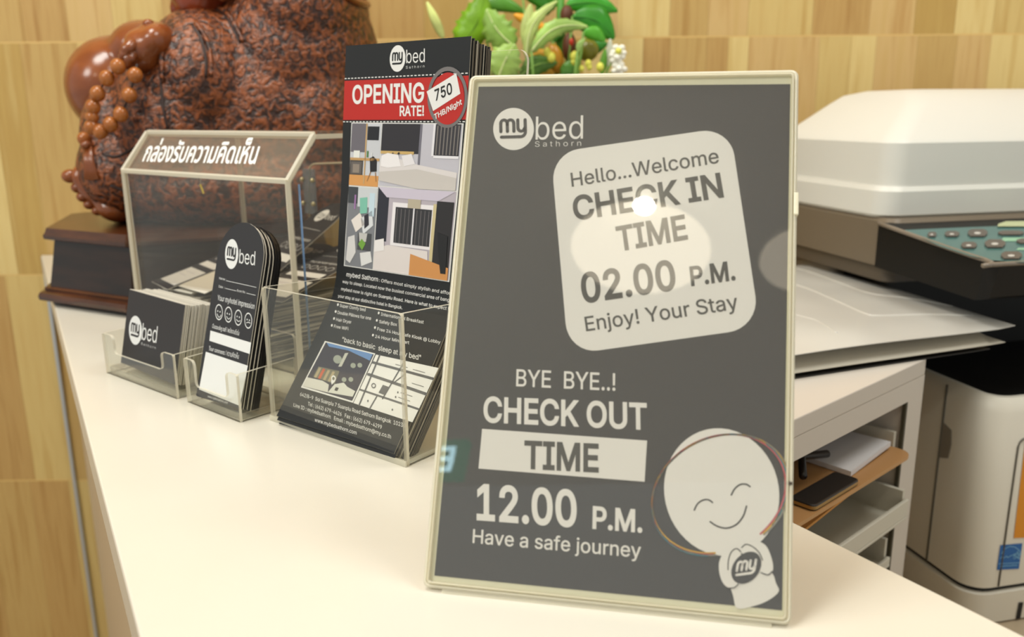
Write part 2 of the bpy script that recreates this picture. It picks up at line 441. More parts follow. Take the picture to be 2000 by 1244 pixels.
# back desk
DZ = -.272
desk = thing('back_desk', Vector((.6, .9, 0)), 'low beige work desk behind the counter under the copier', 'desk')
rx = lambda Y: (tY(R1, dR, Y)).x
dpoly = [(rx(.30) + .02, .30), (1.5, .30), (1.5, WALLY - .004), (rx(WALLY) + .02, WALLY - .004)]
prism('desk_top', dpoly, Vector((0, 0, CT + DZ)), X, Y_, Z_, -.03, 0, mat('desk_laminate', (176, 160, 136), .4), desk, bevel=.001)
for (x, y) in ((.32, .36), (1.42, .36), (1.42, 1.16), (.0, 1.16)):
    boxf('leg', Vector((x, y, 0)), X, Y_, Z_, .05, .05, CT + DZ - .03, mat('desk_leg', (120, 112, 100), .5), desk)

# ================================================================== the check-in sign
yaw, lean = -.20134, .43829
sa = Vector((math.cos(yaw), math.sin(yaw), 0)); sn = Vector((-math.sin(yaw), math.cos(yaw), 0))
su = UP * math.cos(lean) + sn * math.sin(lean)
SO = V(-.04925 * .7, .46142 * .7, 0) + su * (.009 * .7)
SW, SH = .203 * .7, .290 * 1.10348 * .7
S = Surf(SO, sa, su)
SN = S.n                                   # towards the viewer
sign = thing('sign_holder', Vector((SO.x + .07, SO.y + .04, CT)), 'large clear acrylic stand holding the grey check-in and check-out time poster', 'sign')
ol = S.inv(834, 1145); orr = S.inv(1540, 1208); ot = S.inv(912, 148); otr = S.inv(1564, 139)
x0, x1 = (ol.x + ot.x) / 2 , (orr.x + otr.x) / 2; y0, y1 = -.0052, (ot.y + otr.y) / 2
def ring(name, x0, x1, y0, y1, r, w, t0, t1, m, parent, bev=.0006):
    n = 5; o = rrect(x1 - x0, y1 - y0, r, n, x0, y0); i = rrect(x1 - x0 - 2 * w, y1 - y0 - 2 * w, max(r - w, .0003), n, x0 + w, y0 + w); k = len(o)
    vs = [S.P(a, b, t0) for a, b in o] + [S.P(a, b, t0) for a, b in i] + [S.P(a, b, t1) for a, b in o] + [S.P(a, b, t1) for a, b in i]
    fs = []
    for j in range(k):
        l = (j + 1) % k
        fs += [[j, l, k + l, k + j], [2 * k + j, 3 * k + j, 3 * k + l, 2 * k + l], [j, 2 * k + j, 2 * k + l, l], [k + j, k + l, 3 * k + l, 3 * k + j]]
    bm = bmesh.new(); bv = [bm.verts.new(v) for v in vs]
    for f in fs: bm.faces.new([bv[q] for q in f])
    bmesh.ops.recalc_face_normals(bm, faces=bm.faces)
    bmesh.ops.bevel(bm, geom=[e for e in bm.edges if e.calc_face_angle(0) > .9], offset=bev, segments=2, affect='EDGES', clamp_overlap=True)
    return mkbm(name, bm, m, parent, True)
ring('outer_rim', x0, x1, y0, y1, .0032, .0019, -.0042, .0012, acrylic_edge('sign_rim', (254, 250, 234), .04), sign)
ring('inner_rim', x0 + .0019, x1 - .0019, y0 + .0019, y1 - .0019, .002, .0009, -.0036, .0020, acrylic_edge('sign_rim_inner', (250, 244, 222), .08), sign, .0003)
bp = prism('back_plate', rrect(x1 - x0 - .002, y1 - y0 - .002, .003, 4, x0 + .001, y0 + .001), SO, sa, su, SN, -.0042, -.0022, [acrylic('sign_back'), ACRE], sign)
paper_cream = mat('cream_paper', (232, 228, 206), .7)
poster = prism('poster', [(x0 + .0028, y0 + .0028), (x1 - .0028, y0 + .0028), (x1 - .0028, y1 - .0028), (x0 + .0028, y1 - .0028)], SO, sa, su, SN, -.0006, -.0001, [paper_cream, paper_cream], sign)
cover = prism('front_cover', [(x0 + .0026, y0 + .0026), (x1 - .0026, y0 + .0026), (x1 - .0026, y1 - .0026), (x0 + .0026, y1 - .0026)], SO, sa, su, SN, .0012, .0017, [ACRS, ACRE], sign)
# rear foot: a bent acrylic leg from the back plate down to the counter
back_pt = S.P(0, .10, -.0042); h_b = back_pt.z - CT
foot = [(-.004, 0), (.078, 0), (.078, .002), (-.001, .0022)]
prism('base_foot', foot, Vector((SO.x, SO.y, CT + .0002)) + sa * .004, sn, UP, sa, 0, SW - .008, [ACR, ACRE], sign)
pA = S.P(0, .150, -.0042); bA = (pA - Vector((SO.x, SO.y, CT))).dot(sn); hA = pA.z - CT
prism('rear_leg', [(bA - .001, hA), (.076, .002), (.078, .002), (bA + .001, hA)], Vector((SO.x, SO.y, CT + .0002)) + sa * .03, sn, UP, sa, 0, SW - .06, [ACR, ACRE], sign)
# clips at the sides
for s_, px_ in ((1541, 945), (1557, 400)):
    u = S.inv(1553, px_)
    boxf('side_clip', S.P(x1 - .0014, u.y - .005, -.003), sa, su, SN, .002, .010, .005, mat('clip_dark' if s_ == 1541 else 'clip_pale', (70, 60, 50) if s_ == 1541 else (236, 230, 205), .3), sign, bevel=.0004) if s_ == 1557 else \
    boxf('side_clip', S.P(SW + .0008, u.y - .0006, -.0005), sa, su, SN, .0022, .0012, .0022, mat('clip_dark', (70, 60, 50), .3), sign)

INK = mat('poster_grey', (70, 68, 74), .55); WHT = mat('print_white', (236, 232, 234), .6); LET = mat('poster_letter_grey', (84, 82, 84), .6)
pr = Print(S, poster)
pr.quad('printed_ground', [(848.5, 1124), (1527.5, 1192), (1543.5, 164.5), (935, 169.5)], INK, 0, 1)
pr.logo((1003, 252), (40, -1), (-1, -41), WHT, INK, 1)
pr.text('bed', (1046, 273), (1138.6, 271), (1047, 228), WHT, 1, -.002)
pr.text('S a t h o r n', (1045, 287), (1135, 285), (1045, 276.5), WHT, 1, -.01)
# white rounded card
TLc, TRc, BRc, BLc = [S.inv(*p) for p in ((1076, 299), (1426, 248), (1484.5, 640.5), (1110, 692.6))]
card = []
for x, y in rrect(1, 1.08, .16, 8):
    y /= 1.08; card.append((BLc * (1 - x) + BRc * x) * (1 - y) + (TLc * (1 - x) + TRc * x) * y)
pr.build('white_card', card, [list(range(len(card)))], WHT, 1)
pr.text('Hello...Welcome', (1117, 365), (1405, 318), (1114, 338), LET, 2, .012)
pr.text('CHECK IN', (1122, 430), (1414, 384), (1116, 384), LET, 2, .036)
pr.text('TIME', (1208, 490), (1344, 466), (1201.5, 443), LET, 2, .036)
pr.text('02.00', (1138, 591), (1322, 564), (1132, 534), LET, 2, .036)
pr.text('P.M.', (1350, 558), (1437, 546), (1346, 521), LET, 2, .036)
pr.text('Enjoy! Your Stay', (1145, 647), (1443, 603), (1141, 619), LET, 2, .012)
pr.text('BYE  BYE..!', (1008, 754), (1202, 763), (1009, 721), WHT, 1, .012)
pr.text('CHECK OUT', (944, 823), (1264, 838), (945, 774), WHT, 1, .034)
pr.quad('white_bar', [(934.7, 915), (1259, 940.8), (1263.8, 860.5), (941.8, 837.5)], WHT, 1)
pr.text('TIME', (1023.5, 913.5), (1169.5, 921), (1024.5, 860), LET, 2, .036)
pr.text('12.00', (931, 1013), (1127, 1027.6), (931.5, 944), WHT, 1, .036)
pr.text('P.M.', (1157, 1031), (1254.5, 1039), (1158, 988), WHT, 1, .036)
pr.text('Have a safe journey', (923, 1060), (1252, 1089), (924.4, 1033), WHT, 1, .012)
# smiling round-headed figure printed on the poster
def z2(x, y): return (800 + x / 2.13, 660 + y / 2.13)
DARK = mat('print_black', (45, 43, 45), .6)
pr.ell('printed_head', z2(1295, 637), (114, 8), (0, -122.5), WHT, 3, 48)
for dx, dy, c, nm in ((-4, 0, (196, 92, 104), 'pink'), (3, -2, (218, 170, 60), 'yellow'), (0, 3, (58, 128, 150), 'teal'), (5, 2, (150, 146, 140), 'silver')):
    pts = []
    for i in range(61):
        t = math.radians(-52 + 318 * i / 60) if nm != 'teal' else math.radians(-40 + 300 * i / 60)
        pts.append(z2(1290 + dx + (282 + dx) * math.cos(t), 650 + dy - (249 + dy) * math.sin(t + math.radians(10))))
    pr.line('ring_line', pts, 0.0007, mat('ring_' + nm, c, .6), 4)
def sp(pts, n=5): return [tuple(p) for p in spline(pts, n)]
pr.line('eye_line', [z2(*p) for p in sp([(1183, 718), (1198, 690), (1222, 674), (1245, 674), (1262, 686)])], .0006, DARK, 4)
pr.line('eye_line', [z2(*p) for p in sp([(1337, 655), (1352, 628), (1375, 610), (1400, 609), (1418, 620)])], .0006, DARK, 4)
pr.line('smile_line', [z2(*p) for p in sp([(1248, 763), (1280, 783), (1320, 791), (1360, 775), (1388, 740), (1402, 697)])], .0006, DARK, 4)
pr.poly('printed_body', [z2(*p) for p in sp([(1325, 1010), (1345, 1070), (1362, 1124), (1430, 1115), (1490, 1092), (1535, 1055), (1524, 1020), (1505, 975), (1440, 940), (1370, 940)], 4)], WHT, 3)
pr.poly('printed_hand', [z2(*p) for p in sp([(1378, 880), (1400, 850), (1440, 843), (1480, 862), (1502, 905), (1512, 955), (1500, 985), (1470, 980), (1440, 955), (1400, 930), (1378, 880)], 4)], WHT, 5)
pr.poly('printed_hand', [z2(*p) for p in sp([(1340, 876), (1375, 885), (1378, 940), (1375, 1000), (1368, 1035), (1340, 1043), (1308, 1025), (1290, 985), (1287, 935), (1305, 895), (1340, 876)], 4)], WHT, 5)
pr.line('hand_line', [z2(*p) for p in sp([(1378, 890), (1360, 876), (1338, 890), (1326, 925), (1324, 965)])], .0004, DARK, 6)
pr.line('hand_line', [z2(*p) for p in sp([(1380, 872), (1400, 858), (1430, 870), (1455, 895), (1468, 925)])], .0004, DARK, 6)
pr.line('hand_line', [z2(*p) for p in sp([(1320, 1040), (1350, 1038), (1368, 1022)])], .0004, DARK, 6)
pr.line('hand_line', [z2(*p) for p in sp([(1460, 975), (1490, 985), (1508, 970)])], .0004, DARK, 6)
pr.logo(z2(1400, 955), (29, -4), (5, -31), INK, WHT, 6)

ORD = ['first', 'second', 'third', 'fourth', 'fifth', 'sixth', 'seventh', 'eighth', 'ninth', 'tenth', 'eleventh', 'twelfth', 'thirteenth', 'fourteenth', 'fifteenth', 'sixteenth', 'seventeenth', 'eighteenth', 'nineteenth', 'twentieth',
       'twenty-first', 'twenty-second', 'twenty-third', 'twenty-fourth', 'twenty-fifth', 'twenty-sixth', 'twenty-seventh', 'twenty-eighth', 'twenty-ninth', 'thirtieth', 'thirty-first', 'thirty-second', 'thirty-third', 'thirty-fourth']
# ================================================================== acrylic card holders
def holder(name, FL, a, W, D, hpost, hlow, hside, hback, label, cutx=(.16, .84), base=.006, t=.002):
    nb = Vector((-a.y, a.x, 0)); nf = -nb
    R = thing(name, Vector((FL.x, FL.y, CT)) + a * W / 2 + nb * D / 2, label, 'holder')
    O = Vector((FL.x, FL.y, CT))
    r = .004; cx0, cx1 = cutx[0] * W, cutx[1] * W
    arc = lambda cx, cy, rr, a0, a1: [(cx + rr * math.cos(math.radians(a0 + (a1 - a0) * i / 5)), cy + rr * math.sin(math.radians(a0 + (a1 - a0) * i / 5))) for i in range(6)]
    poly = [(0, 0), (W, 0)] + arc(W - .0015, hpost - .0015, .0015, 0, 90) 
    if hlow < hpost:
        poly += arc(cx1 + r, hpost - r, r, 90, 180) + arc(cx1 - r, hlow + r, r, 0, -90) + arc(cx0 + r, hlow + r, r, 270, 180) + arc(cx0 - r, hpost - r, r, 0, 90)
    poly += arc(.0015, hpost - .0015, .0015, 90, 180)
    prism('front_panel', poly, O, a, UP, nb, 0, t, [ACR, ACRE], R)
    for x in (0, W - t):
        prism('side_panel', [(t, 0), (D, 0), (D, hside), (t, hpost)], O + a * x, nb, UP, a, 0, t, [ACR, ACRE], R)
    prism('back_panel', rrect(W, hback, .003), O + nb * D, a, UP, nb, 0, t, [ACR, ACRE], R)
    boxf('base_plate', O + a * t + nb * t, a, nb, UP, W - 2 * t, D - t, base, [ACR, ACRE2], R, bevel=.0008)
    return R, nb

a1 = Vector((.785, -.620, 0)).normalized()
def vpl(base, a, px, py):
    """point seen at (px,py) on the vertical plane through base square to a -> (b, z)"""
    d = ray(px, py); t = (base - CAM).dot(a) / d.dot(a); Xp = CAM + d * t
    nb = Vector((-a.y, a.x, 0)); return ((Xp - base).dot(nb), Xp.z - base.z)
CARD = mat('card_charcoal', (46, 46, 49), .5, spec=.35); CARDW = mat('card_edge_white', (222, 218, 206), .6); CARDBK = mat('card_black', (28, 28, 30), .4)
CW = mat('card_print_white', (222, 223, 222), .6)

# --- business cards
FL = Zp(208, 728); FR = Zp(344, 779); aB = (FR - FL).normalized()
bh, nbB = holder('business_card_holder', FL, aB, .104, .044, .0325, .0185, .034, .040, 'small clear acrylic holder with the dark business cards, at the left end of the row')
bl = Zp(236, 708, .008); br_ = Zp(343, 752, .008); aC = (br_ - bl).normalized(); nbC = Vector((-aC.y, aC.x, 0))
b0, h0 = vpl(bl, aC, 252.7, 565)
lb = math.atan2(b0, h0); upC = (UP * math.cos(lb) + nbC * math.sin(lb)); LC = math.hypot(b0, h0); WC = (br_ - bl).length
SB = Surf(bl, aC, upC)
for i in range(20):
    off = -.00045 - i * .00125 - (0.0008 if i > 3 else 0)
    dz = random.uniform(-.0006, .0006) + i * .0001; dx = random.uniform(-.0004, .0008)
    O = SB.P(dx if i else 0, dz if i else 0, off)
    m_ = CARD if i == 0 else (CARDW if i % 5 else mat('card_edge_grey', (168, 162, 148), .6))
    c = prism('business_card', [(0, 0), (WC, 0), (WC, LC), (0, LC)], O, aC, upC, SB.n, 0, .00045 if i == 0 else .0009, [CARD if i == 0 else mat('card_back', (196, 192, 182), .6), CARDW], None)
    if i == 0:
        tag(c, 'front business card, charcoal with a white round logo, in the left holder', 'card', 'business cards in the left holder'); frontc = c
    else: tag(c, ORD[i - 1] + ' pale-edged business card behind the front one in the left holder', 'card', 'business cards in the left holder')
pb = Print(SB, frontc)
pb.logo((264.6, 645), (12.6, 4), (1.5, -28), CW, CARD, 0)
pb.text('bed', (276.5, 663), (305.5, 670), (279.5, 631), CW, 0, -.002)
pb.text('S a t h o r n', (275.7, 673), (304, 681.5), (276.2, 668.5), CW, 0, -.008)

# --- comment cards
FL = Zp(366, 785); FR = Zp(470, 826); aM = (FR - FL).normalized()
mh, nbM = holder('comment_card_holder', FL, aM, .066, .046, .0325, .014, .034, .05, 'small clear acrylic holder with the tall round-topped comment cards, second from the left', cutx=(.2, .8))
bl = Zp(383, 772, .008); br_ = Zp(470, 797, .008); aD = (br_ - bl).normalized(); nbD = Vector((-aD.y, aD.x, 0)); WD = (br_ - bl).length
b0, h0 = vpl(bl, aD, 430, 466); lb = math.atan2(b0, h0); upD = UP * math.cos(lb) + nbD * math.sin(lb)
SM = Surf(bl, aD, upD)
top = SM.inv(474, 434).y
def arch(W, H, n=14): return [(0, 0), (W, 0)] + [(W / 2 + W / 2 * math.cos(math.pi * i / n), H - W / 2 + W / 2 * math.sin(math.pi * i / n)) for i in range(n + 1)]
depth_off = 0
for i in range(13):
    if i: depth_off += random.choice([.0009, .0010, .0022])
    O = SM.P(random.uniform(-.0004, .0006) if i else 0, (random.uniform(-.001, .001) - i * .0002) if i else 0, -.0005 - depth_off)
    side = CARDW if i in (0, 2, 4, 7) else CARDBK
    c = prism('comment_card', arch(WD, top), O, aD, upD, SM.n, 0, .0005 if i == 0 else .0008, [CARD if i == 0 else CARDBK, side], None)
    if i == 0: tag(c, 'front comment card, charcoal with faces and two white writing boxes', 'card', 'comment cards in the holder'); frontm = c
    else: tag(c, ORD[i - 1] + ' round-topped comment card behind the front one in its holder', 'card', 'comment cards in the holder')
pm = Print(SM, frontm)
def q2(x, y): return (60 + x / 2.705, 400 + y / 2.705)
pm.logo(q2(1062, 260), (12.8, 2.8), (2, -29), CW, CARD, 0)
pm.text('bed', q2(1101, 308), q2(1184, 320), q2(1105, 235), CW, 0, -.002)
pm.text('Name :', q2(996, 393), q2(1032, 401), q2(998, 381), CW, 0)
pm.line('rule', [q2(1034, 401), q2(1192, 436)], .0003, CW, 0)
pm.text('Date  :', q2(993, 436), q2(1024, 443), q2(995, 424), CW, 0); pm.line('rule', [q2(1028, 441), q2(1086, 455)], .0003, CW, 0)
pm.text('Room No. :', q2(1090, 458), q2(1140, 469), q2(1092, 446), CW, 0); pm.line('rule', [q2(1142, 467), q2(1188, 478)], .0003, CW, 0)
pm.text('Your myhotel impression', q2(986, 503), q2(1181, 551), q2(990, 475), CW, 0, .004)
for k, (x, y) in enumerate(((995, 567), (1045, 580), (1097, 596), (1150, 612))):
    pm.ell('face_icon', q2(x, y), (7.3, 2), (.8, -15.5), CW, 0, 24, ring=.86)
    for e in (-1, 1): pm.ell('face_icon', q2(x + e * 6, y - 4 + e * 2), (.9, 0), (0, -1.8), CW, 0, 8)
    cv = (12, 8, 4, -8)[k]
    pm.line('face_icon', [q2(x - 10, y + 12 - (cv > 0) * 4), q2(x - 5, y + 14 + cv * .6), q2(x + 1, y + 16 + cv), q2(x + 7, y + 16 + cv * .6), q2(x + 11, y + 14)], .0005, CW, 0)
pm.text('Outstanding staff / พนักงานดีเด่น', q2(958, 650), q2(1100, 690), q2(961, 633), CW, 0)
pm.quad('writing_box', [q2(945, 718), q2(1158, 788), q2(1165, 728), q2(950, 664)], CW, 0)
pm.text('Your comments / ความคิดเห็น', q2(940, 768), q2(1098, 814), q2(943, 750), CW, 0)
pm.quad('writing_box', [q2(890, 975), q2(1105, 1062), q2(1148, 850), q2(926, 776)], CW, 0)
pm.text('www.mybedsathorn.com', q2(935, 1016), q2(1040, 1052), q2(938, 1004), CW, 0)

# --- leaflets: bent sheets in the large holder
blb = Zp(540, 812, .006); brb = Zp(790, 890, .006); aL = (brb - blb).normalized(); aL = Vector((.795, -.607, 0)).normalized(); nbL = Vector((-aL.y, aL.x, 0))
prof = spline([(0, 0), (.0245, .031), (.0486, .0635), (.057, .0834), (.0616, .1144), (.0668, .150), (.0703, .1819), (.0768, .2344)], 3)
SL = Surf(blb, aL, prof=prof, nb=nbL); WL = SL.inv(921, 66).x; LL = SL.L
LF = mat('leaflet_charcoal', (34, 36, 38), .4, spec=.3); LBK = mat('leaflet_back', (150, 146, 132), .5)
def leaflet(i, off, w0, s0):
    n = len(prof) - 1; vs = []; fs = []; idx = []; t = .0004 if i == 0 else .0009
    for tt in (off, off - t):
        for k in range(n + 1):
            s = SL.prof[k][0] + s0
            for w in (0, WL): vs.append(SL.P(w + w0, s, tt))
    m = 2 * (n + 1)
    for k in range(n):
        fs.append([2 * k, 2 * k + 1, 2 * k + 3, 2 * k + 2]); idx.append(0)
        fs.append([m + 2 * k, m + 2 * k + 2, m + 2 * k + 3, m + 2 * k + 1]); idx.append(1)
        fs.append([2 * k, 2 * k + 2, m + 2 * k + 2, m + 2 * k]); idx.append(2)
        fs.append([2 * k + 1, m + 2 * k + 1, m + 2 * k + 3, 2 * k + 3]); idx.append(2)
    fs += [[0, m, m + 1, 1], [2 * n, 2 * n + 1, m + 2 * n + 1, m + 2 * n]]; idx += [2, 2]
    ed = mat('leaflet_edge_pale', (190, 184, 168), .6) if i % 4 == 0 else mat('leaflet_edge_dark', (92, 86, 74), .6)
    o = mk('leaflet', vs, fs, [LF, LBK, ed], None, idx)
    if i: tag(o, ORD[i - 1] + ' leaflet behind the front hotel leaflet, only its edges showing', 'leaflet', 'leaflets in the large holder')
    else: tag(o, 'front hotel leaflet with red band, room photographs and a small map', 'leaflet', 'leaflets in the large holder')
    return o
lf0 = leaflet(0, 0, 0, 0); oo = 0
for i in range(1, 14):
    oo -= random.choice([.0011, .0013, .0019]); leaflet(i, oo, random.uniform(-.0004, .0012), -abs(random.uniform(0, .003)) - i * .00025 + (.0 if i > 2 else .001))
pl = Print(SL, lf0)
def q3(x, y): return (520 + x / 2.764, 50 + y / 2.764)
def q4(x, y): return (520 + x / 2.764, 480 + y / 2.764)
LW = mat('leaflet_white', (225, 224, 222), .5); RED = mat('leaflet_red', (180, 30, 20), .4)
def ws(w, s): return Vector((w, s))
plw = Print(SL, lf0, px=False)                # (w,s) coordinates
pl.logo(q3(710, 178), (15.4, -1), (.5, -26), LW, LF, 1)
pl.text('bed', q3(757, 203), q3(857, 197), q3(757, 131), LW, 1, -.002)
pl.text('S a t h o r n', q3(755, 233), q3(855, 226), q3(755, 219), LW, 1, -.01)
sT = pl.q(q3(600, 291)).y; sB = pl.q(q3(600, 509)).y
plw.quad('red_band', [(0.0002, sB), (WL - .0002, sB), (WL - .0002, sT), (.0002, sT)], RED, 1, 4)
for sy in (sT + .0014, sB - .0012):
    n = 34
    for k in range(n): plw.quad('dash', [(WL * (k + .1) / n, sy - .0003), (WL * (k + .7) / n, sy - .0003), (WL * (k + .7) / n, sy + .0003), (WL * (k + .1) / n, sy + .0003)], LW, 2)
pl.text('OPENING', q3(466, 420), q3(853, 412), q3(467, 322), LW, 2, .034)
pl.text('RATE!', q3(722, 487), q3(853, 486), q3(722, 433), LW, 2, .034)
# photographs, simplified into flat colour fields
def pq(pts, c, layer=3, key=None):
    return pl.poly('photo_print', pts, mat('photo_%d_%d_%d' % c, c, .4), layer)
def fram(a, b, c, d, col=(225, 224, 222), layer=1): pq([a, b, c, d], col, layer)
A = lambda *p: [q3(x, y) for x, y in p]
B = lambda *p: [q4(x, y) for x, y in p]
TLp, TRp = q3(466, 528), q3(1062, 533); BLp, BRp = q4(425, 104), q4(985, 190)
sP = pl.q(TLp).y; 
plq = lambda x, y: (TLp[0] + (TRp[0] - TLp[0]) * x + (BLp[0] - TLp[0]) * y + ((BRp[0] - BLp[0]) - (TRp[0] - TLp[0])) * x * y, TLp[1] + (TRp[1] - TLp[1]) * x + (BLp[1] - TLp[1]) * y + ((BRp[1] - BLp[1]) - (TRp[1] - TLp[1])) * x * y)
def R(x0, y0, x1, y1, c, layer=3): pq([plq(x0, y1), plq(x1, y1), plq(x1, y0), plq(x0, y0)], c, layer)
def G(pts, c, layer=4): pq([plq(x, y) for x, y in pts], c, layer)
R(-.008, -.006, 1.008, 1.006, (225, 224, 222), 1)
# left column, desk corner with wardrobe
R(0, 0, .268, .435, (196, 198, 204), 2); R(0, 0, .13, .20, (104, 100, 108), 3); R(.0, .25, .12, .36, (74, 68, 64), 3); R(.145, .02, .25, .115, (24, 26, 32), 3)
R(0, .24, .268, .258, (190, 150, 96), 4); R(.13, .0, .142, .42, (190, 156, 108), 4); R(0, .36, .268, .435, (206, 148, 84), 3); R(.03, .19, .085, .24, (226, 226, 220), 4)
G([(.18, .24), (.21, .225), (.245, .25), (.25, .33), (.19, .335)], (26, 26, 28)); R(.15, .19, .165, .235, (70, 120, 60), 4); R(.19, .2, .2, .235, (210, 212, 214), 4)
G([(.19, .335), (.2, .335), (.17, .40), (.163, .40)], (150, 108, 66)); G([(.235, .335), (.243, .335), (.255, .40), (.247, .40)], (150, 108, 66))
R(.012, .268, .11, .352, (98, 92, 88), 4); R(.03, .285, .09, .345, (140, 128, 116), 5)
# left column, desk top with cup and telephone
R(0, .445, .268, 1.0, (120, 122, 128), 2); R(0, .445, .09, .56, (58, 62, 66), 3); R(.09, .445, .268, .58, (196, 200, 204), 3)
G([(.11, .52), (.18, .51), (.185, .62), (.12, .63)], (120, 184, 164)); R(.06, .5, .075, .6, (150, 110, 160), 4); R(.2, .48, .25, .64, (190, 210, 222), 4)
G([(.04, .68), (.12, .62), (.17, .70), (.09, .76)], (222, 214, 208)); G([(.16, .64), (.2, .62), (.21, .70), (.17, .73)], (36, 34, 44), 5); G([(.13, .66), (.23, .60), (.25, .70), (.16, .77)], (210, 212, 216))
G([(.02, .80), (.08, .78), (.10, .90), (.05, .98), (.01, .96)], (208, 206, 206)); R(.11, .76, .24, .88, (66, 68, 72), 3); G([(.12, .84), (.15, .80), (.19, .83), (.16, .88)], (110, 156, 60), 5)
G([(.14, .90), (.24, .88), (.26, .95), (.16, .99)], (214, 214, 214)); G([(.12, .76), (.2, .76), (.19, .82), (.13, .82)], (190, 188, 186), 4)
# right column, bedroom
R(.275, 0, 1.0, .425, (188, 186, 196), 2); R(.275, 0, .62, .20, (40, 38, 44), 3); G([(.275, .185), (.58, .185), (.58, .205), (.275, .205)], (196, 164, 104), 4)
R(.62, 0, .64, .30, (110, 108, 120), 3); R(.76, 0, .99, .205, (52, 50, 56), 3)
for k in range(7): R(.775 + k * .032, .01, .785 + k * .032, .20, (122, 116, 112), 4)
R(.74, .0, .76, .21, (222, 220, 226), 4); R(.76, .205, .99, .222, (226, 224, 230), 4)
G([(.275, .24), (.40, .225), (.62, .27), (.99, .31), (.99, .425), (.64, .43), (.275, .39)], (214, 208, 208), 4)
G([(.285, .22), (.34, .20), (.44, .21), (.47, .285), (.35, .30), (.285, .29)], (232, 228, 230), 5); G([(.47, .215), (.56, .20), (.60, .265), (.50, .285)], (224, 220, 224), 5)
G([(.275, .33), (.62, .30), (.99, .345), (.99, .425), (.64, .43), (.275, .39)], (196, 190, 186), 5)
G([(.43, .2), (.445, .19), (.455, .2), (.44, .21)], (30, 28, 30), 6); G([(.38, .2), (.39, .195), (.40, .2), (.385, .205)], (30, 28, 30), 6)
# right column, room with curtains and wooden floor
R(.275, .432, 1.0, 1.0, (176, 168, 178), 2); R(.275, .432, .38, .80, (34, 36, 48), 3); G([(.275, .432), (.99, .432), (.84, .50), (.36, .50)], (196, 188, 204), 4)
R(.42, .53, .80, .82, (226, 222, 226), 3); R(.45, .56, .79, .80, (44, 44, 48), 4)
for k in range(9): R(.465 + k * .037, .57, .472 + k * .037, .80, (98, 94, 96), 5)
R(.617, .56, .63, .80, (216, 214, 220), 6); R(.56, .50, .68, .56, (176, 166, 146), 5); R(.83, .50, .99, .95, (34, 32, 34), 4); R(.80, .52, .83, .93, (196, 182, 140), 4)
G([(.275, .86), (.40, .82), (.78, .83), (.80, 1.0), (.275, 1.0)], (214, 206, 204), 5); G([(.62, .86), (.99, .92), (.99, 1.0), (.62, 1.0)], (198, 138, 78), 6); G([(.86, .70), (.96, .72), (.97, .96), (.92, .96), (.88, .82)], (20, 20, 22), 7)
G([(.275, .80), (.36, .78), (.37, .86), (.275, .88)], (226, 222, 222), 6)
# round price badge
pl.ell('badge', q3(980, 388), (40, -2), (0, -60), mat('badge_grey', (112, 108, 108), .4), 5, 40, ring=.86)
pl.ell('badge', q3(982, 395), (33, -2), (0, -51), RED, 6, 40)
pl.poly('badge_label', [q3(905, 462), q3(1052, 368), q3(1030, 258), q3(870, 357)], LW, 7)
pl.text('750', q3(918, 407), q3(1010, 366), q3(912, 348), mat('ink_black', (20, 20, 20), .4), 8, .026)
pl.text('THB/Night', q3(914, 508), q3(1062, 424), q3(910, 480), LW, 8, .03)
# running text of the leaflet
def lt(b, BL, BR, h, bold=0.006, layer=1): pl.text(b, BL, BR, (BL[0] + h * .12, BL[1] - h), LW, layer, bold)
lt('mybed Sathorn', q4(433, 165), q4(603, 193), 8.5, .014)
lt(': Offers most simply stylish and affordable', q4(610, 194), (902, 580), 6.2, .006)
lt('way to sleep. Located now the busiest commercial area of bangkok.', q4(412, 200), (893, 592), 6.0, .006)
lt('mybed now is right on Suanplu Road. Here is what to expect from', q4(405, 240), (892, 609), 6.0, .006)
lt('your stay at our distinctive hotel in Bangkok.', q4(388, 278), q4(735, 343), 6.0, .006)
for dot, b, BL, BR in (((388, 318), 'Super Comfy bed', (398, 330), (536, 354)), ((376, 355), 'Double Pillows for one', (386, 368), (566, 401)), ((367, 393), 'Hair Dryer', (378, 406), (460, 421)), ((355, 430), 'Free WiFi', (366, 442), (443, 457)),
                       ((608, 363), 'Internationnal Breakfast', (620, 377), (850, 421)), ((598, 403), 'Safety Box', (610, 417), (706, 434)), ((588, 442), 'Free 24 Hour Cafe Kiosk @ Lobby', (600, 457), (940, 530)), ((577, 483), '24 Hour Minimart', (588, 497), (772, 532))):
    pl.ell('bullet', q4(*dot), (1.7, .4), (.6, -2.6), LW, 1, 10); lt(b, q4(*BL), q4(*BR), 6.0)
lt('"back to basic  sleep at my bed"', q4(410, 518), (822, 704), 9.5, .006)
# picture of the building and the street map
pl.quad('photo_frame', [q4(188, 765), q4(469, 848), q4(590, 582), q4(318, 514)], LW, 1, 4)
E1 = [q4(198, 758), q4(465, 838), q4(582, 587), q4(323, 522)]
def bi(E, x, y): return tuple((E[0][k] * (1 - x) + E[1][k] * x) * (1 - y) + (E[3][k] * (1 - x) + E[2][k] * x) * y for k in (0, 1))
def H(E, pts, c, layer=3): pq([bi(E, x, y) for x, y in pts], c, layer)
pl.quad('photo_print', E1, mat('photo_dusk', (48, 46, 60), .4), 2, 4)
H(E1, [(0.02, 1), (.98, 1), (.98, .86), (.5, .95), (.1, .93)], (96, 134, 186)); H(E1, [(0, 0), (.5, .02), (.45, .18), (.3, .22), (0, .2)], (206, 204, 196)); H(E1, [(.1, .25), (.55, .22), (.52, .5), (.1, .48)], (112, 110, 92))
for x in (.12, .2, .3, .4): H(E1, [(x, .24), (x + .05, .24), (x + .05, .46), (x, .46)], (166, 152, 120) if x != .2 else (190, 90, 60), 4)
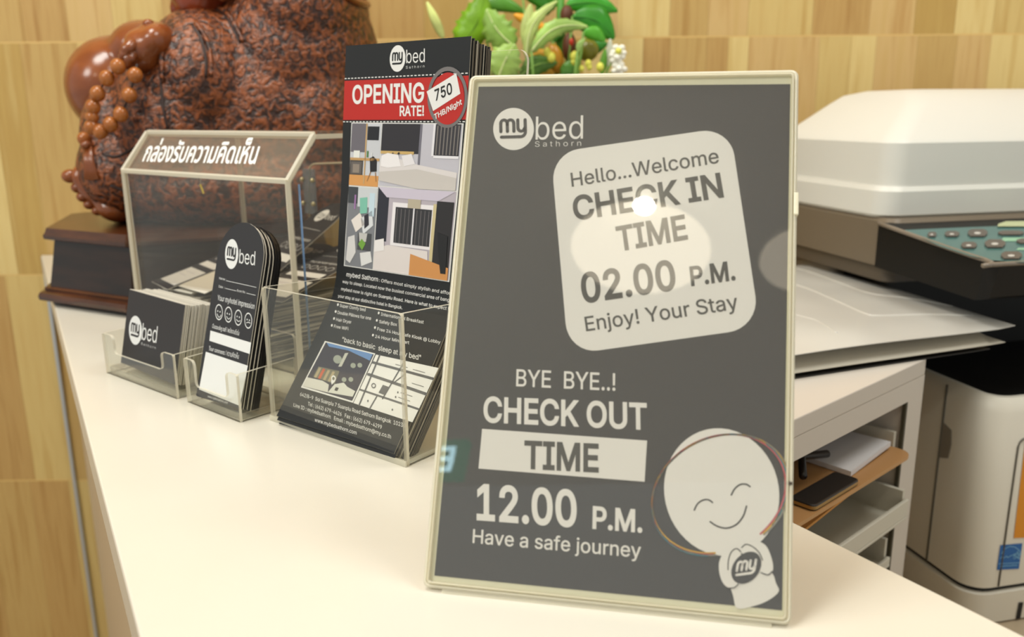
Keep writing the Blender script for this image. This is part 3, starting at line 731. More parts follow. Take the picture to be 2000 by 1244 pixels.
H(E1, [(.5, .02), (.98, .08), (.98, .2), (.8, .24), (.7, .3), (.55, .22)], (206, 206, 198), 4); H(E1, [(.6, .1), (.66, .1), (.66, .17), (.6, .17)], (60, 58, 58), 5); H(E1, [(.46, .58), (.52, .6), (.52, .9), (.46, .88)], (186, 186, 176), 4)
for x, y, r_ in ((.38, .72, .09), (.72, .68, .055), (.84, .72, .05), (.8, .4, .05), (.68, .36, .05)):
    c_ = bi(E1, x, y); pl.ell('photo_print', c_, (r_ * 92, r_ * 22), (r_ * 18, -r_ * 90), mat('photo_150_156_146', (150, 156, 146), .4), 4, 16)
pl.ell('map_pin', q4(366, 718), (4.6, 1), (.8, -6), LW, 5, 16, ring=.55); pl.poly('map_pin', [q4(352, 728), q4(376, 732), q4(356, 752)], LW, 5)
E2 = [q4(472, 850), (806, 825), (857, 719), q4(594, 588)]
pl.quad('street_map', E2, LW, 2, 4)
MG = mat('map_grey', (92, 92, 94), .5)
for a_, b_, w_ in (((.0, .84), (1, .80), .0016), ((.02, .60), (1, .52), .0018), ((.0, .28), (1, .24), .0012), ((.06, 1), (.10, 0), .0014), ((.46, .98), (.40, .24), .0012), ((.30, .25), (.28, 0), .0012), ((.55, .75), (.46, .58), .001), ((.55, .75), (.66, .56), .001)):
    n_ = 5; pl.line('map_road', [bi(E2, a_[0] + (b_[0] - a_[0]) * i / n_, a_[1] + (b_[1] - a_[1]) * i / n_) for i in range(n_ + 1)], w_, MG, 3)
pq([bi(E2, .30, .32), bi(E2, .40, .31), bi(E2, .41, .47), bi(E2, .31, .48)], (92, 92, 94), 4)
pl.ell('map_mark', bi(E2, .18, .42), (4.5, 1.2), (1, -5), MG, 4, 16, ring=.6)
for x, y in ((.58, .42), (.58, .33), (.2, .12), (.62, .1)): pl.ell('map_mark', bi(E2, x, y), (1.4, .3), (.3, -2.2), MG, 4, 10)
for x, y in ((.62, .43), (.62, .34), (.64, .88), (.35, .9), (.72, .64), (.3, .57)): pl.line('map_mark', [bi(E2, x, y), bi(E2, x + .2, y - .01)], .0003, MG, 4)
lt('642/8-9  Soi Suanplu 7 Suanplu Road Sathorn Bangkok  10230', q4(183, 810), q4(752, 983), 7, .008)
lt('Tel : (662) 679-4626   Fax : (662) 679-4299', q4(225, 862), q4(624, 990), 7, .008)
lt('Line ID : mybedsathorn   Email : mybedsathorn@my.co.th', q4(148, 868), q4(674, 1042), 7, .008)
lt('www.mybedsathorn.com', q4(262, 948), q4(488, 1020), 7, .008)

# leaflet holder: deep pocket
FL = Zp(530, 820); FR = Zp(795, 912); aH = (FR - FL).normalized(); WH = (FR - FL).length; nbH = Vector((-aH.y, aH.x, 0))
LH = thing('leaflet_holder', FL + aH * WH / 2 + nbH * .05, 'tall clear acrylic holder full of hotel leaflets, next to the check-in sign', 'holder')
zF = vpl(FL, aH, 549, 553)[1]; t = .0022
prism('front_panel', rrect(WH, zF, .0025), FL, aH, UP, nbH, 0, t, [acrylic('pocket_acrylic', haze=.012, f0=.03), ACRE], LH)
for x in (0, WH - t):
    prism('side_panel', [(t, 0), (.088, 0), (.100, zF * .95), (t, zF)], FL + aH * x, nbH, UP, aH, 0, t, [ACR, ACRE], LH)
prism('back_panel', rrect(WH, .236, .008), FL + nbH * .092, aH, (UP + nbH * .10).normalized(), nbH, 0, t, [ACR, ACRE], LH)
boxf('base_plate', FL + aH * t + nbH * t, aH, nbH, UP, WH - 2 * t, .09, .0035, [ACR, ACRE], LH, bevel=.0008)
tube('corner_bead', [FL + aH * (WH - .001) + nbH * .001 + UP * .0005, FL + aH * (WH - .001) + nbH * .001 + UP * (zF - .003)], .0016, acrylic_edge('bead_edge', (220, 216, 200), .6), LH)
prism('base_lip', [(0, 0), (WH, 0), (WH, .0035), (0, .0035)], FL + nbH * -.0012, aH, UP, nbH, 0, .0012, ACRE, LH)

# ================================================================== suggestion box
BRb = Zp(588, 735)
d_ = ray(561, 354); tt = (Vector((BRb.x, BRb.y, 0)).dot(Vector((d_.x, d_.y, 0)))) / (d_.x ** 2 + d_.y ** 2)
zt = (CAM + d_ * tt).z - CT
TLt = Zp(240, 333, zt); BLb = Vector((TLt.x, TLt.y, CT)); aX = (BRb - BLb).normalized(); WX = (BRb - BLb).length; nbX = Vector((-aX.y, aX.x, 0))
b1, z1 = vpl(BLb, aX, 292.6, 258.8); b2, z2_ = vpl(BRb, aX, 608, 261.7); bs, zs = (b1 + b2) / 2, (z1 + z2_) / 2
DX = bs + .095; t = .0035
sbx = thing('suggestion_box', BLb + aX * WX / 2 + nbX * DX / 2, 'clear acrylic suggestion box with white lettering on its slanted top panel', 'box')
ACB = acrylic('box_acrylic', (246, 244, 240), .008, f0=.012); ACSL = acrylic('slant_acrylic', (236, 230, 220), .07, f0=.06); EB = acrylic_edge('box_edge', (246, 242, 228), .12)  # slanted panel: pale ceiling reflection put into its stronger haze
prism('front_panel', [(0, 0), (WX, 0), (WX, zt), (0, zt)], BLb, aX, UP, nbX, 0, t, [ACB, EB], sbx)
sl = Vector((bs, zs - zt)); sd = (nbX * sl.x + UP * sl.y).normalized(); sln = sd.cross(aX).normalized()
if sln.dot(nbX) < 0: sln = -sln
slant = prism('slanted_panel', [(0, 0), (WX, 0), (WX, sl.length), (0, sl.length)], BLb + UP * zt, aX, sd, sln, 0, t, [ACSL, EB], sbx)
prism('top_panel', [(0, 0), (WX, 0), (WX, DX - bs), (0, DX - bs)], BLb + nbX * bs + UP * zs, aX, nbX, -UP, 0, t, [ACB, EB], sbx)
prism('back_panel', [(0, 0), (WX, 0), (WX, zs), (0, zs)], BLb + nbX * (DX - t), aX, UP, nbX, 0, t, [ACR, EB], sbx)
for x in (0, WX - t):
    prism('side_panel', [(t, 0), (DX, 0), (DX, zs), (bs, zs), (t * .6, zt)], BLb + aX * x, nbX, UP, aX, 0, t, [ACB, EB], sbx)
boxf('base_plate', BLb + aX * t + nbX * t, aX, nbX, UP, WX - 2 * t, DX - 2 * t, .004, [ACR, EB], sbx)
# polished joints read as pale bars along the edges of the front face
for nm, A_, B_ in (('edge_bead', BLb, BLb + UP * zt), ('edge_bead', BRb, BRb + UP * zt), ('edge_bead', BLb + UP * zt, BRb + UP * zt), ('edge_bead', BLb + UP * zt, BLb + nbX * bs + UP * zs), ('edge_bead', BRb + UP * zt, BRb + nbX * bs + UP * zs), ('edge_bead', BLb + nbX * bs + UP * zs, BRb + nbX * bs + UP * zs)):
    tube(nm, [A_, B_], .0023, EB, sbx, 4).data.polygons.foreach_set('use_smooth', [False] * 6)
tube('edge_bead', [BRb + nbX * .011 - aX * .001, BRb + nbX * .011 + UP * zt * .98 - aX * .001], .0009, mat('edge_blue', (120, 160, 214), .3), sbx, 6)
SS = Surf(BLb + UP * zt, aX, sd)
if SS.n.dot(nbX) > 0: SS.n = -SS.n
ps = Print(SS, slant)
def q5(x, y): return (220 + x / 4.167, 230 + y / 4.167)
ps.text('กล่องรับความคิดเห็น', q5(240, 352), q5(1160, 372), q5(275, 262), mat('sticker_white', (240, 240, 238), .5), 0, .03, cap=.42)
# hinged back door: cut-out line, hinge leaf and four screws
bkO = BLb + nbX * (DX - t - .001)
def onback(px, py):
    d = ray(px, py); k = (bkO - CAM).dot(nbX) / d.dot(nbX); return CAM + d * k
tube('door_outline', [onback(604, 425), onback(604, 333)] + [onback(604 + 12 * (1 - math.cos(a)), 333 - 13 * math.sin(a)) for a in (.4, .8, 1.2, 1.57)] + [onback(672, 318), onback(760, 318)], .0009, mat('door_line', (190, 176, 150), .3), sbx, 6)
hp = onback(607, 374); boxf('hinge', hp - aX * .0085 - UP * .021, aX, UP, -nbX, .017, .042, .002, [acrylic('hinge_acrylic', (190, 204, 220), .12), mat('hinge_edge', (150, 160, 172), .3)], sbx, bevel=.0008)
for px, py in ((595, 350), (615, 352), (597, 396), (617, 398)):
    c_ = onback(px, py) - nbX * .003; ellips('screw', c_, (.0022, .0022, .0022), mat('brass_screw', (196, 186, 150), .3, .8), sbx, sub=2)
tp = Zp(396, 378, .06); d = ray(396, 379); k = (BLb + nbX * .006 - CAM).dot(nbX) / d.dot(nbX); tp = CAM + d * k
prism('yellow_tag', rrect(.0024, .0085, .0008), tp, (aX + UP * .35).normalized(), (UP - aX * .5).normalized(), nbX, 0, .0004, mat('tag_yellow', (214, 190, 70), .5), sbx)
tube('tag_thread', [tp + UP * .008 - aX * .002, tp + UP * .013 - aX * .001, tp + UP * .016 + aX * .004, tp + UP * .017 + aX * .010], .0003, mat('thread_white', (220, 214, 200), .6), sbx, 5)

# completed comment cards piled inside the box
pile_c = BLb + aX * (WX * .62) + nbX * (DX * .5)
cw, ch = WD, top
rr = random.Random(5); zc = .0045
me_card = None
def flat_card(z, x, y, ang, tilt, label, face=True, m=None, roll=0.0):
    Rm = Matrix.Rotation(ang, 3, 'Z') @ Matrix.Rotation(tilt, 3, 'X') @ Matrix.Rotation(roll, 3, 'Y'); u = Rm @ Vector((1, 0, 0)); v = Rm @ Vector((0, 1, 0)); n = Rm @ Vector((0, 0, 1))
    O = BLb + aX * x + nbX * y + UP * z - u * cw / 2 - v * ch / 2
    c = prism('filled_comment_card', arch(cw, ch), O, u, v, n, 0, .0005, [m or CARD, CARDW], None)
    tag(c, label, 'card', 'filled comment cards inside the suggestion box')
    if face:
        S_ = Surf(O + n * .0005, u, v); S_.n = n; p = Print(S_, c, px=False)
        W_, H_ = cw, ch
        p.ell('logo', (W_ * .38, H_ * .86), (0, 0), (0, 0), CW, 0) if False else None
        c0 = Vector((W_ * .36, H_ * .85)); r_ = W_ * .17
        p.build('logo', [c0 + Vector((math.cos(i * math.pi / 10), math.sin(i * math.pi / 10))) * r_ for i in range(20)], [list(range(20))], CW, 0)
        p.line('logo_stroke', [c0 + Vector((-.6, -.2)) * r_, c0 + Vector((-.6, .3)) * r_, c0 + Vector((-.1, .3)) * r_, c0 + Vector((-.1, -.2)) * r_], .0009, CARD, 1)
        p.line('logo_stroke', [c0 + Vector((.2, .3)) * r_, c0 + Vector((.3, -.1)) * r_, c0 + Vector((.6, .3)) * r_, c0 + Vector((.4, -.4)) * r_, c0 + Vector((-.5, -.4)) * r_], .0009, CARD, 1)
        p.text('bed', (W_ * .56, H_ * .82), (W_ * .86, H_ * .82), (W_ * .56, H_ * .88), CW, 0)
        p.quad('rule', [(W_ * .12, H_ * .70), (W_ * .88, H_ * .70), (W_ * .88, H_ * .703), (W_ * .12, H_ * .703)], CW, 0)
        p.text('Your myhotel impression', (W_ * .1, H_ * .58), (W_ * .9, H_ * .58), (W_ * .1, H_ * .61), CW, 0)
        for kx in (.2, .4, .6, .8):
            cc_ = Vector((W_ * kx, H_ * .51)); q_ = [cc_ + Vector((math.cos(i * math.pi / 7), math.sin(i * math.pi / 7))) * W_ * .075 for i in range(14)]
            p.line('face_icon', q_, .0005, CW, 0, closed=True, raw=True)
        p.quad('writing_box', [(W_ * .08, H_ * .36), (W_ * .92, H_ * .36), (W_ * .92, H_ * .43), (W_ * .08, H_ * .43)], CW, 0)
        p.quad('writing_box', [(W_ * .08, H_ * .06), (W_ * .92, H_ * .06), (W_ * .92, H_ * .30), (W_ * .08, H_ * .30)], CW, 0)
        p.line('handwriting', [(W_ * (.2 + .05 * i), H_ * (.24 + .008 * (i % 2))) for i in range(11)], .0003, mat('ink_violet', (130, 120, 170), .5), 1)
        p.line('handwriting', [(W_ * (.2 + .05 * i), H_ * (.19 + .008 * (i % 2))) for i in range(8)], .0003, mat('ink_violet', (130, 120, 170), .5), 1)
    return c
for side, cx_, n_ in (('left', .064, 22), ('right', .168, 24)):
    zc = .0045
    for i in range(n_):
        a_ = math.radians(-38 + (6 if side == 'left' else -5) + rr.uniform(-7, 7))
        flat_card(zc, cx_ + rr.uniform(-.009, .009), DX * .50 + rr.uniform(-.002, .002), a_, 0, ORD[i] + ' card from the bottom of the %s half of the pile inside the suggestion box' % side, False, rr.choice([CARDW, CARDW, CARDW, mat('card_back', (196, 192, 182), .6)]))
        zc += .0021
A0 = math.radians(-38); zc = .0535; R_ = math.radians
flat_card(zc + .012, .058, .056, A0 + R_(-14), R_(15), 'filled comment card on top of the pile at its left end, writing boxes facing up')
flat_card(zc + .014, .100, .058, A0 + R_(-6), R_(15), 'blank white back of a comment card on the middle of the pile', False, CARDW)
flat_card(zc + .013, .152, .056, A0 + R_(22), R_(13), 'comment card on the pile turned towards the right front corner, white logo near its top')
flat_card(zc + .017, .186, .060, A0 + R_(4), R_(14), 'comment card at the right end of the pile, leaning on its neighbour')
flat_card(zc + .030, .140, .070, A0 + R_(-12), R_(34), 'dark comment card standing highest at the back of the pile, below the hinge')
flat_card(zc + .008, .118, .052, A0 + R_(40), R_(6), 'filled comment card lying askew under the top ones, its white box showing', roll=0)

# ================================================================== plinth and statue
PLW = noisy('plinth_dark_wood', (24, 14, 9), (42, 24, 15), (3, 3, 20), 5, .28, .05, 120)
PLM = noisy('plinth_moulding_wood', (56, 31, 17), (84, 46, 24), (3, 3, 14), 5, .22, .05, 120)
base_poly = [(-.507, .891), (-.385, .826), (-.30, .868), (-.215, .955), (-.215, 1.05), (-.30, 1.15), (-.45, 1.165), (-.552, 1.04)]
pcx = sum(p[0] for p in base_poly) / 8; pcy = sum(p[1] for p in base_poly) / 8
def inset(k): return [(pcx + (x - pcx) * k, pcy + (y - pcy) * k) for x, y in base_poly]
PZ = .082
plinth = thing('statue_plinth', Vector((pcx, pcy, CT)), 'dark carved wooden plinth with moulded edges at the far end of the counter', 'plinth')
def loft(name, levels, m, parent):
    vs = []; fs = []
    for k, z in levels: vs += [V(x, y, z) for x, y in inset(k)]
    for l in range(len(levels) - 1):
        for i in range(8):
            j = (i + 1) % 8; fs.append([l * 8 + i, l * 8 + j, (l + 1) * 8 + j, (l + 1) * 8 + i])
    fs += [list(range(8))[::-1], list(range((len(levels) - 1) * 8, len(levels) * 8))]
    return mk(name, vs, fs, m, parent)
loft('foot_block', [(.93, 0), (.93, .004)], PLW, plinth)
loft('base_moulding', [(.97, .004), (1.0, .006), (1.005, .010), (.995, .0135), (.96, .0155), (.965, .018), (.955, .0195)], PLM, plinth)
loft('body', [(.93, .0195), (.90, .045), (.875, .068)], PLW, plinth)
loft('top_moulding', [(.885, .068), (.93, .0705), (.935, .074), (.92, .0775), (.91, PZ)], PLM, plinth)

SY = .985
def E3(px, py, Y): return Yp(px, py, Y)
def R3(rpx, Y): return rpx * Y / F_PX * 1.02
SKIN = noisy('statue_polished_wood', (112, 56, 25), (142, 76, 34), (1, 1, 4), 12, .22, .04, 60, 4, .3, .7, .6)
def robe_material():
    m = mat('statue_hammered_wood', (120, 56, 24), .40, spec=.55); nt = m.node_tree; b = nt.nodes['Principled BSDF']
    tc = nt.nodes.new('ShaderNodeTexCoord'); v = nt.nodes.new('ShaderNodeTexNoise'); v.inputs['Scale'].default_value = 150; v.inputs['Detail'].default_value = 2.0; v.inputs['Distortion'].default_value = .8
    cr = nt.nodes.new('ShaderNodeValToRGB'); e = cr.color_ramp.elements; e[0].position = .40; e[1].position = .62; e[0].color = rgb(44, 18, 9); e[1].color = rgb(140, 74, 34)
    nt.links.new(tc.outputs['Object'], v.inputs['Vector']); nt.links.new(v.outputs['Fac'], cr.inputs[0]); nt.links.new(cr.outputs[0], b.inputs['Base Color'])
    bp_ = nt.nodes.new('ShaderNodeBump'); bp_.inputs['Strength'].default_value = .9; bp_.inputs['Distance'].default_value = .0035
    nt.links.new(v.outputs['Fac'], bp_.inputs['Height']); nt.links.new(bp_.outputs[0], b.inputs['Normal'])
    return m
ROBE = robe_material()
statue = thing('monk_statue', V(-.34, 1.0, PZ), 'reddish carved wooden statue of a seated laughing monk holding prayer beads, on the plinth', 'statue')
def blob(name, ells, m, parent, voxel=.004, hammer=0.0, smooth_it=6):
    bm = bmesh.new()
    for (px, py, Y, rx_, ry_, rd, ang) in ells:
        c = E3(px, py, Y); rot = Matrix.Rotation(-math.radians(ang), 3, 'Y').to_quaternion()
        ellips_bm(bm, c, (R3(rx_, Y), rd, R3(ry_, Y)), rot, 4)
    for v in bm.verts:
        if v.co.z < CT + PZ: v.co.z = CT + PZ
    me = bpy.data.meshes.new('tmp'); bm.to_mesh(me); bm.free(); o = bpy.data.objects.new('tmp', me)
    r = o.modifiers.new('r', 'REMESH'); r.mode = 'VOXEL'; r.voxel_size = voxel
    s = o.modifiers.new('s', 'SMOOTH'); s.iterations = smooth_it; s.factor = .6
    m2 = eval_in_tmp(o, lambda o, dg: bpy.data.meshes.new_from_object(o.evaluated_get(dg))); bpy.data.objects.remove(o); bpy.data.meshes.remove(me)
    off = root_loc(parent); m2.update()
    if hammer:
        nrm_ = [v.normal.copy() for v in m2.vertices]
        for v, vn in zip(m2.vertices, nrm_):
            k = noise.noise(v.co * 110) + .5 * noise.noise(v.co * 190); v.co += vn * (k * hammer)
    for v in m2.vertices:
        v.co -= off
        if v.co.z < 0: v.co.z = 0
    m2.materials.clear(); m2.materials.append(m)
    for p in m2.polygons: p.use_smooth = True
    m2.name = name; o2 = bpy.data.objects.new(name, m2); COL.objects.link(o2); o2.parent = parent; return o2
# (px, py, Y, rx px, ry px, depth radius m, tilt deg)
robe = blob('robe', [(505, 235, 1.03, 225, 215, .125, 0), (580, 120, 1.03, 150, 170, .11, 0), (600, 30, 1.02, 110, 120, .10, 0), (430, 160, 1.0, 118, 135, .115, 20), (380, 250, .99, 130, 180, .11, 0),
                     (285, 330, .985, 105, 105, .10, 0), (255, 270, .98, 70, 110, .08, 0), (640, 250, 1.03, 100, 170, .11, 0), (470, 360, 1.0, 250, 90, .12, 0)], ROBE, statue, .0034, .0005, 8)
belly = blob('belly', [(238, 172, 1.03, 84, 93, .085, 0), (290, 100, 1.02, 60, 55, .06, 0)], SKIN, statue, .004)
blob('arm', [(284, 98, .905, 33, 40, .026, 25), (264, 118, .90, 22, 24, .018, 20), (312, 82, .91, 30, 34, .03, -15), (300, 62, .915, 26, 18, .02, 10)], SKIN, statue, .003)
# fingers of the hand that holds the beads
for (ax, ay, bx, by) in ((262, 84, 243, 112), (258, 92, 240, 122), (262, 104, 248, 132)):
    A_ = E3(ax, ay, .885); B_ = E3(bx, by, .88); M_ = (A_ + B_) / 2 + Vector((0, -.006, 0))
    tube('finger', spline([A_, M_, B_], 4), .005, SKIN, statue, 8, radii=[.006, .0062, .0062, .006, .0058, .0056, .0052, .0046, .003])
ellips('thumb', E3(290, 47, .905), (.006, .006, .005), SKIN, statue)
# robe sleeve cuff and carved fold lines (raised piping over dark grooves)
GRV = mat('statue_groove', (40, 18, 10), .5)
def surf_pt(px, py, obj):
    """first hit of the pixel ray on a part of the statue"""
    off = root_loc(obj); ok, loc, nr, _ = obj.ray_cast(CAM - off, ray(px, py).normalized())
    return (loc + off, nr) if ok else (None, None)
bpy.context.view_layer.update()
def fold(pts, rad=.0016, m=GRV, lift=-.0002, name='fold'):
    out = []
    for p in sp(pts, 5):
        L_, n_ = surf_pt(p[0], p[1], robe)
        if L_ is not None: out.append(L_ + n_ * lift)
    if len(out) > 2: tube(name, out, rad, m, statue, 6)
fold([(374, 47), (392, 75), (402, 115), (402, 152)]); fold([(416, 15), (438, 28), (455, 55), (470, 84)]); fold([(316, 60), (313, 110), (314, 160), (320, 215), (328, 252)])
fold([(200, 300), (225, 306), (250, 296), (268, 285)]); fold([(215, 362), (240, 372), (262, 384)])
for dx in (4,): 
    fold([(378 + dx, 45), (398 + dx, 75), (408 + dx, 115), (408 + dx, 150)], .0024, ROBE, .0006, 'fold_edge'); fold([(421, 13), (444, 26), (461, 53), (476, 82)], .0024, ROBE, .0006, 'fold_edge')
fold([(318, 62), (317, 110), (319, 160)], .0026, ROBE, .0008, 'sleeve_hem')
fold([(655, -20), (690, 2), (716, 10)], .004, SKIN, .001, 'collar')
# head, mostly above the frame, in profile to the left
blob('head', [(408, -52, .99, 66, 74, .055, 0), (372, -8, .985, 30, 34, .035, 0), (352, 18, .985, 15, 22, .02, 0), (344, 8, .985, 7, 6, .012, 0), (343, -8, .985, 7, 6, .012, 0), (338, -34, .985, 10, 14, .012, 0), (400, 10, .99, 48, 40, .045, 0)], noisy('statue_face_wood', (118, 46, 20), (140, 60, 26), (1, 1, 4), 12, .2), statue, .003)
ellips('ear', E3(430, -60, .945), (.012, .008, .032), SKIN, statue)
for dx in (0,): ellips('eye', E3(352, -58, .972), (.006, .006, .004), GRV, statue)
# string of prayer beads and tassel
BEAD = noisy('bead_wood', (150, 84, 34), (172, 104, 48), (1, 1, 3), 30, .18)
beads = [(230.6, 130), (209, 153), (191, 183), (181.6, 209), (180, 229), (179, 248), (196, 257), (216, 243), (236, 223), (253, 186), (264, 147), (164, 271)]
for i, (x, y) in enumerate(beads):
    Yb = .872 if i < 11 else .90
    r_ = R3(13.6 if i not in (4, 11) else 12, Yb); ellips('bead', E3(x, y, Yb), (r_, r_, r_ * 1.08), BEAD, statue)
tube('bead_cord', [E3(x, y, .873) for x, y in [(245, 118)] + beads[:11] + [(268, 125)]], .0011, GRV, statue, 6)
for i in range(7):
    t_ = i / 6
    tube('tassel_strand', [E3(168 + 8 * t_, 286, .895), E3(167 + 14 * t_, 315, .89), E3(168 + 24 * t_, 352 - 3 * abs(t_ - .5), .885)], .0022, SKIN, statue, 6)
ellips('tassel_knot', E3(168, 283, .895), (R3(10, .93), .006, R3(8, .93)), SKIN, statue)
# foot with toes
blob('foot', [(190, 372, .925, 50, 26, .022, -42), (225, 405, .925, 36, 26, .026, -30), (165, 345, .925, 20, 26, .02, 0), (190, 335, .93, 26, 40, .02, 0)], SKIN, statue, .003)
for i, (x, y, r_) in enumerate(((137, 344, 12), (153, 366, 10), (163, 384, 9.5), (176, 399, 9), (192, 411, 9))):
    ellips('toe', E3(x, y, .915), (R3(r_ * 1.3, .915), .008, R3(r_ * 1.1, .915)), SKIN, statue)

# ================================================================== flower arrangement
PX0 = Yp(1075, 400, 1.08)
vase = thing('flower_vase', Vector((PX0.x, 1.08, CT + DZ)), 'pot of green leaves, small fruit and white blossom behind the check-in sign', 'plant')
vs = []; fs = []; prf = [(.0, 0), (.045, 0), (.06, .03), (.068, .09), (.055, .16), (.04, .20), (.044, .23), (.038, .235), (.034, .20)]
for r_, z_ in prf:
    for k in range(24): vs.append(Vector((PX0.x + r_ * math.cos(k * math.pi / 12), 1.08 + r_ * math.sin(k * math.pi / 12), CT + DZ + z_)))
for l in range(len(prf) - 1):
    for k in range(24): fs.append([l * 24 + k, l * 24 + (k + 1) % 24, (l + 1) * 24 + (k + 1) % 24, (l + 1) * 24 + k])
mk('pot', vs, fs, mat('pot_glaze', (170, 120, 84), .3), vase, smooth=True)
crown = Vector((PX0.x, 1.09, CT + DZ + .22))
LEAFC = {}
def leafm(c):
    k = 'leaf_%d_%d_%d' % c
    m = noisy(k, c, tuple(max(0, int(x * .82)) for x in c), (1, 1, 1), 30, .4, .1, 120)
    return m
def leaf(base, tip, wid, c, Y=1.09, bend=0.0, lobes=0.0, nl=5, rib=None, dY=0.0, stem=True, round_=1.0):
    A_ = Yp(base[0], base[1], Y); B_ = Yp(tip[0], tip[1], Y + dY); ax = B_ - A_; L_ = ax.length; u = ax.normalized()
    side = u.cross(Vector((0, 1, 0))).normalized(); nrm = side.cross(u).normalized(); n = 22; vs = []; fs = []; mid = []
    w_ = wid * Y / F_PX
    for i in range(n + 1):
        t = i / n; prof_ = math.sin(math.pi * min(1, t ** .8 * .97 + .02)) ** (.75 * round_); ww = w_ / 2 * prof_ * (1 + lobes * (math.sin(t * nl * 2 * math.pi) + .6 * math.sin(t * nl * 3.7 * math.pi + 1))) + .0006
        c_ = A_ + ax * t + side * (bend * L_ * math.sin(math.pi * t)) - nrm * (.06 * L_ * math.sin(math.pi * t))
        rf = nrm * (-.18 * ww)
        mid.append(c_ - nrm * .0006 if nrm.y > 0 else c_ + nrm * .0006)
        for s in (-1, -.5, 0, .5, 1): vs.append(c_ + side * ww * s + nrm * (ww * .22 * abs(s) + .035 * ww * math.sin(t * 17 + s * 3)))
    for i in range(n):
        for k in range(4): fs.append([i * 5 + k, i * 5 + k + 1, i * 5 + k + 6, i * 5 + k + 5])
    lf = mk('leaf', vs, fs, leafm(c), vase, smooth=True)
    sol = lf.modifiers.new('thickness', 'SOLIDIFY'); sol.thickness = .0006
    if rib: tube('midrib', mid, .0007, mat('rib_%d_%d_%d' % rib, rib, .5), lf, 5, radii=[.0011 * (1 - .7 * i / n) for i in range(n + 1)])
    if stem: tube('stem', spline([crown, (crown + A_) / 2 + Vector((0, .01, 0)), A_], 4), .0016, mat('stem_green', (110, 150, 60), .5), vase, 6)
P5 = lambda x, y: (800 + x / 4.348, y / 4.348)
RB = (226, 236, 170)
leaf((866, 75), (834, 4), 15, (222, 232, 140), 1.10, 0, 0, stem=False)
leaf((895, 92), (946, -14), 62, (132, 186, 24), 1.13, -.10, .09, 6, (120, 170, 30))
leaf((935, 12), (1025, 24), 26, (86, 150, 40), 1.16, .10, 0)
leaf((1003, 90), (950, 18), 54, (150, 190, 84), 1.08, .08, .16, 5, RB)
leaf((974, 150), (1005, 86), 62, (168, 204, 96), 1.05, .04, .13, 5, RB)
leaf((1030, 95), (1036, 8), 26, (206, 220, 130), 1.07, .02, 0, rib=(226, 232, 160))
leaf((1028, 112), (1088, 2), 22, (204, 224, 130), 1.06, .16, .12, 5, RB)
leaf((1038, 100), (1148, 52), 30, (168, 206, 100), 1.05, .18, .10, 6, RB)
leaf((1118, 32), (1200, 75), 52, (48, 140, 24), 1.10, .15, 0, rib=(60, 150, 40))
leaf((1105, 10), (1206, 22), 34, (56, 156, 30), 1.13, .10, .04, rib=(80, 170, 50))
leaf((1140, 62), (1182, 80), 24, (88, 182, 40), 1.07, .12, 0)
leaf((1135, 84), (1186, 86), 28, (50, 130, 36), 1.10, -.12, 0)
leaf((1020, -20), (1075, 22), 30, (60, 150, 30), 1.14, .1, 0)
leaf((1050, 30), (1105, -18), 34, (76, 160, 30), 1.16, .1, .05)
leaf((1115, -12), (1165, 8), 34, (104, 168, 70), 1.17, .1, .05)
leaf((1015, 150), (1088, 122), 36, (92, 142, 44), 1.07, .12, .06, 5, (150, 190, 90))
leaf((1100, 150), (1122, 118), 26, (84, 140, 50), 1.08, 0, 0)
leaf((950, 148), (962, 118), 26, (196, 210, 110), 1.10, 0, .08)
leaf((1175, 145), (1182, 96), 12, (110, 176, 50), 1.08, 0, 0)
leaf((1188, 130), (1192, 76), 12, (232, 236, 214), 1.09, 0, 0)
leaf((1128, 100), (1142, 76), 10, (170, 206, 110), 1.05, .1, 0)
leaf((1080, 80), (1108, 52), 22, (60, 140, 40), 1.12, .1, 0)
leaf((1060, 70), (1046, 40), 22, (96, 160, 50), 1.12, .1, 0)
tube('main_stem', [crown, Yp(1094, 60, 1.13), Yp(1096, -40, 1.13)], .005, mat('stem_dark', (70, 140, 30), .5), vase, 8)
ORG = mat('petal_orange', (232, 160, 30), .5)
def petal(a, b, w, m, Y):
    A_, B_ = Yp(*a, Y), Yp(*b, Y); u = (B_ - A_).normalized(); q = Vector((1, 0, 0)).rotation_difference(u)
    ellips('petal', (A_ + B_) / 2, ((B_ - A_).length / 2, w * .4 * Y / F_PX, w * Y / F_PX / 2), m, vase, q, 3)
petal((1003, 28), (1080, 66), 20, ORG, 1.10); petal((1032, 112), (1072, 104), 22, mat('petal_amber', (216, 160, 40), .5), 1.09)
petal((1078, 86), (1092, 144), 30, mat('fruit_amber', (186, 130, 22), .35), 1.09)
ellips('fruit', Yp(1148, 98, 1.09), (R3(20, 1.09),) * 3, mat('fruit_olive', (120, 118, 30), .35), vase)
ellips('fruit', Yp(1060, 132, 1.12), (R3(24, 1.12),) * 3, mat('fruit_orange', (222, 170, 60), .4), vase)
ellips('seed_pod', Yp(1107, 30, 1.12), (R3(12, 1.12), .01, R3(18, 1.12)), mat('pod_brown', (92, 50, 26), .6), vase)
ellips('seed_pod', Yp(1112, 92, 1.11), (R3(13, 1.11), .01, R3(26, 1.11)), mat('pod_brown', (92, 50, 26), .6), vase)
ellips('berry', Yp(1116, 82, 1.08), (R3(4, 1.08), .003, R3(7, 1.08)), mat('berry_red', (200, 50, 30), .4), vase)
BUD = mat('bud_yellow', (222, 220, 90), .5)
for x, y, r_ in ((1069, 102, 7), (1077, 112, 8), (1122, 110, 8), (1121, 120, 6), (1149, 124, 6), (1151, 131, 5), (1172, 131, 7), (1136, 134, 5)):
    ellips('bud', Yp(x, y, 1.06), (R3(r_, 1.06), R3(r_, 1.06), R3(r_ * 1.25, 1.06)), BUD, vase, sub=2)
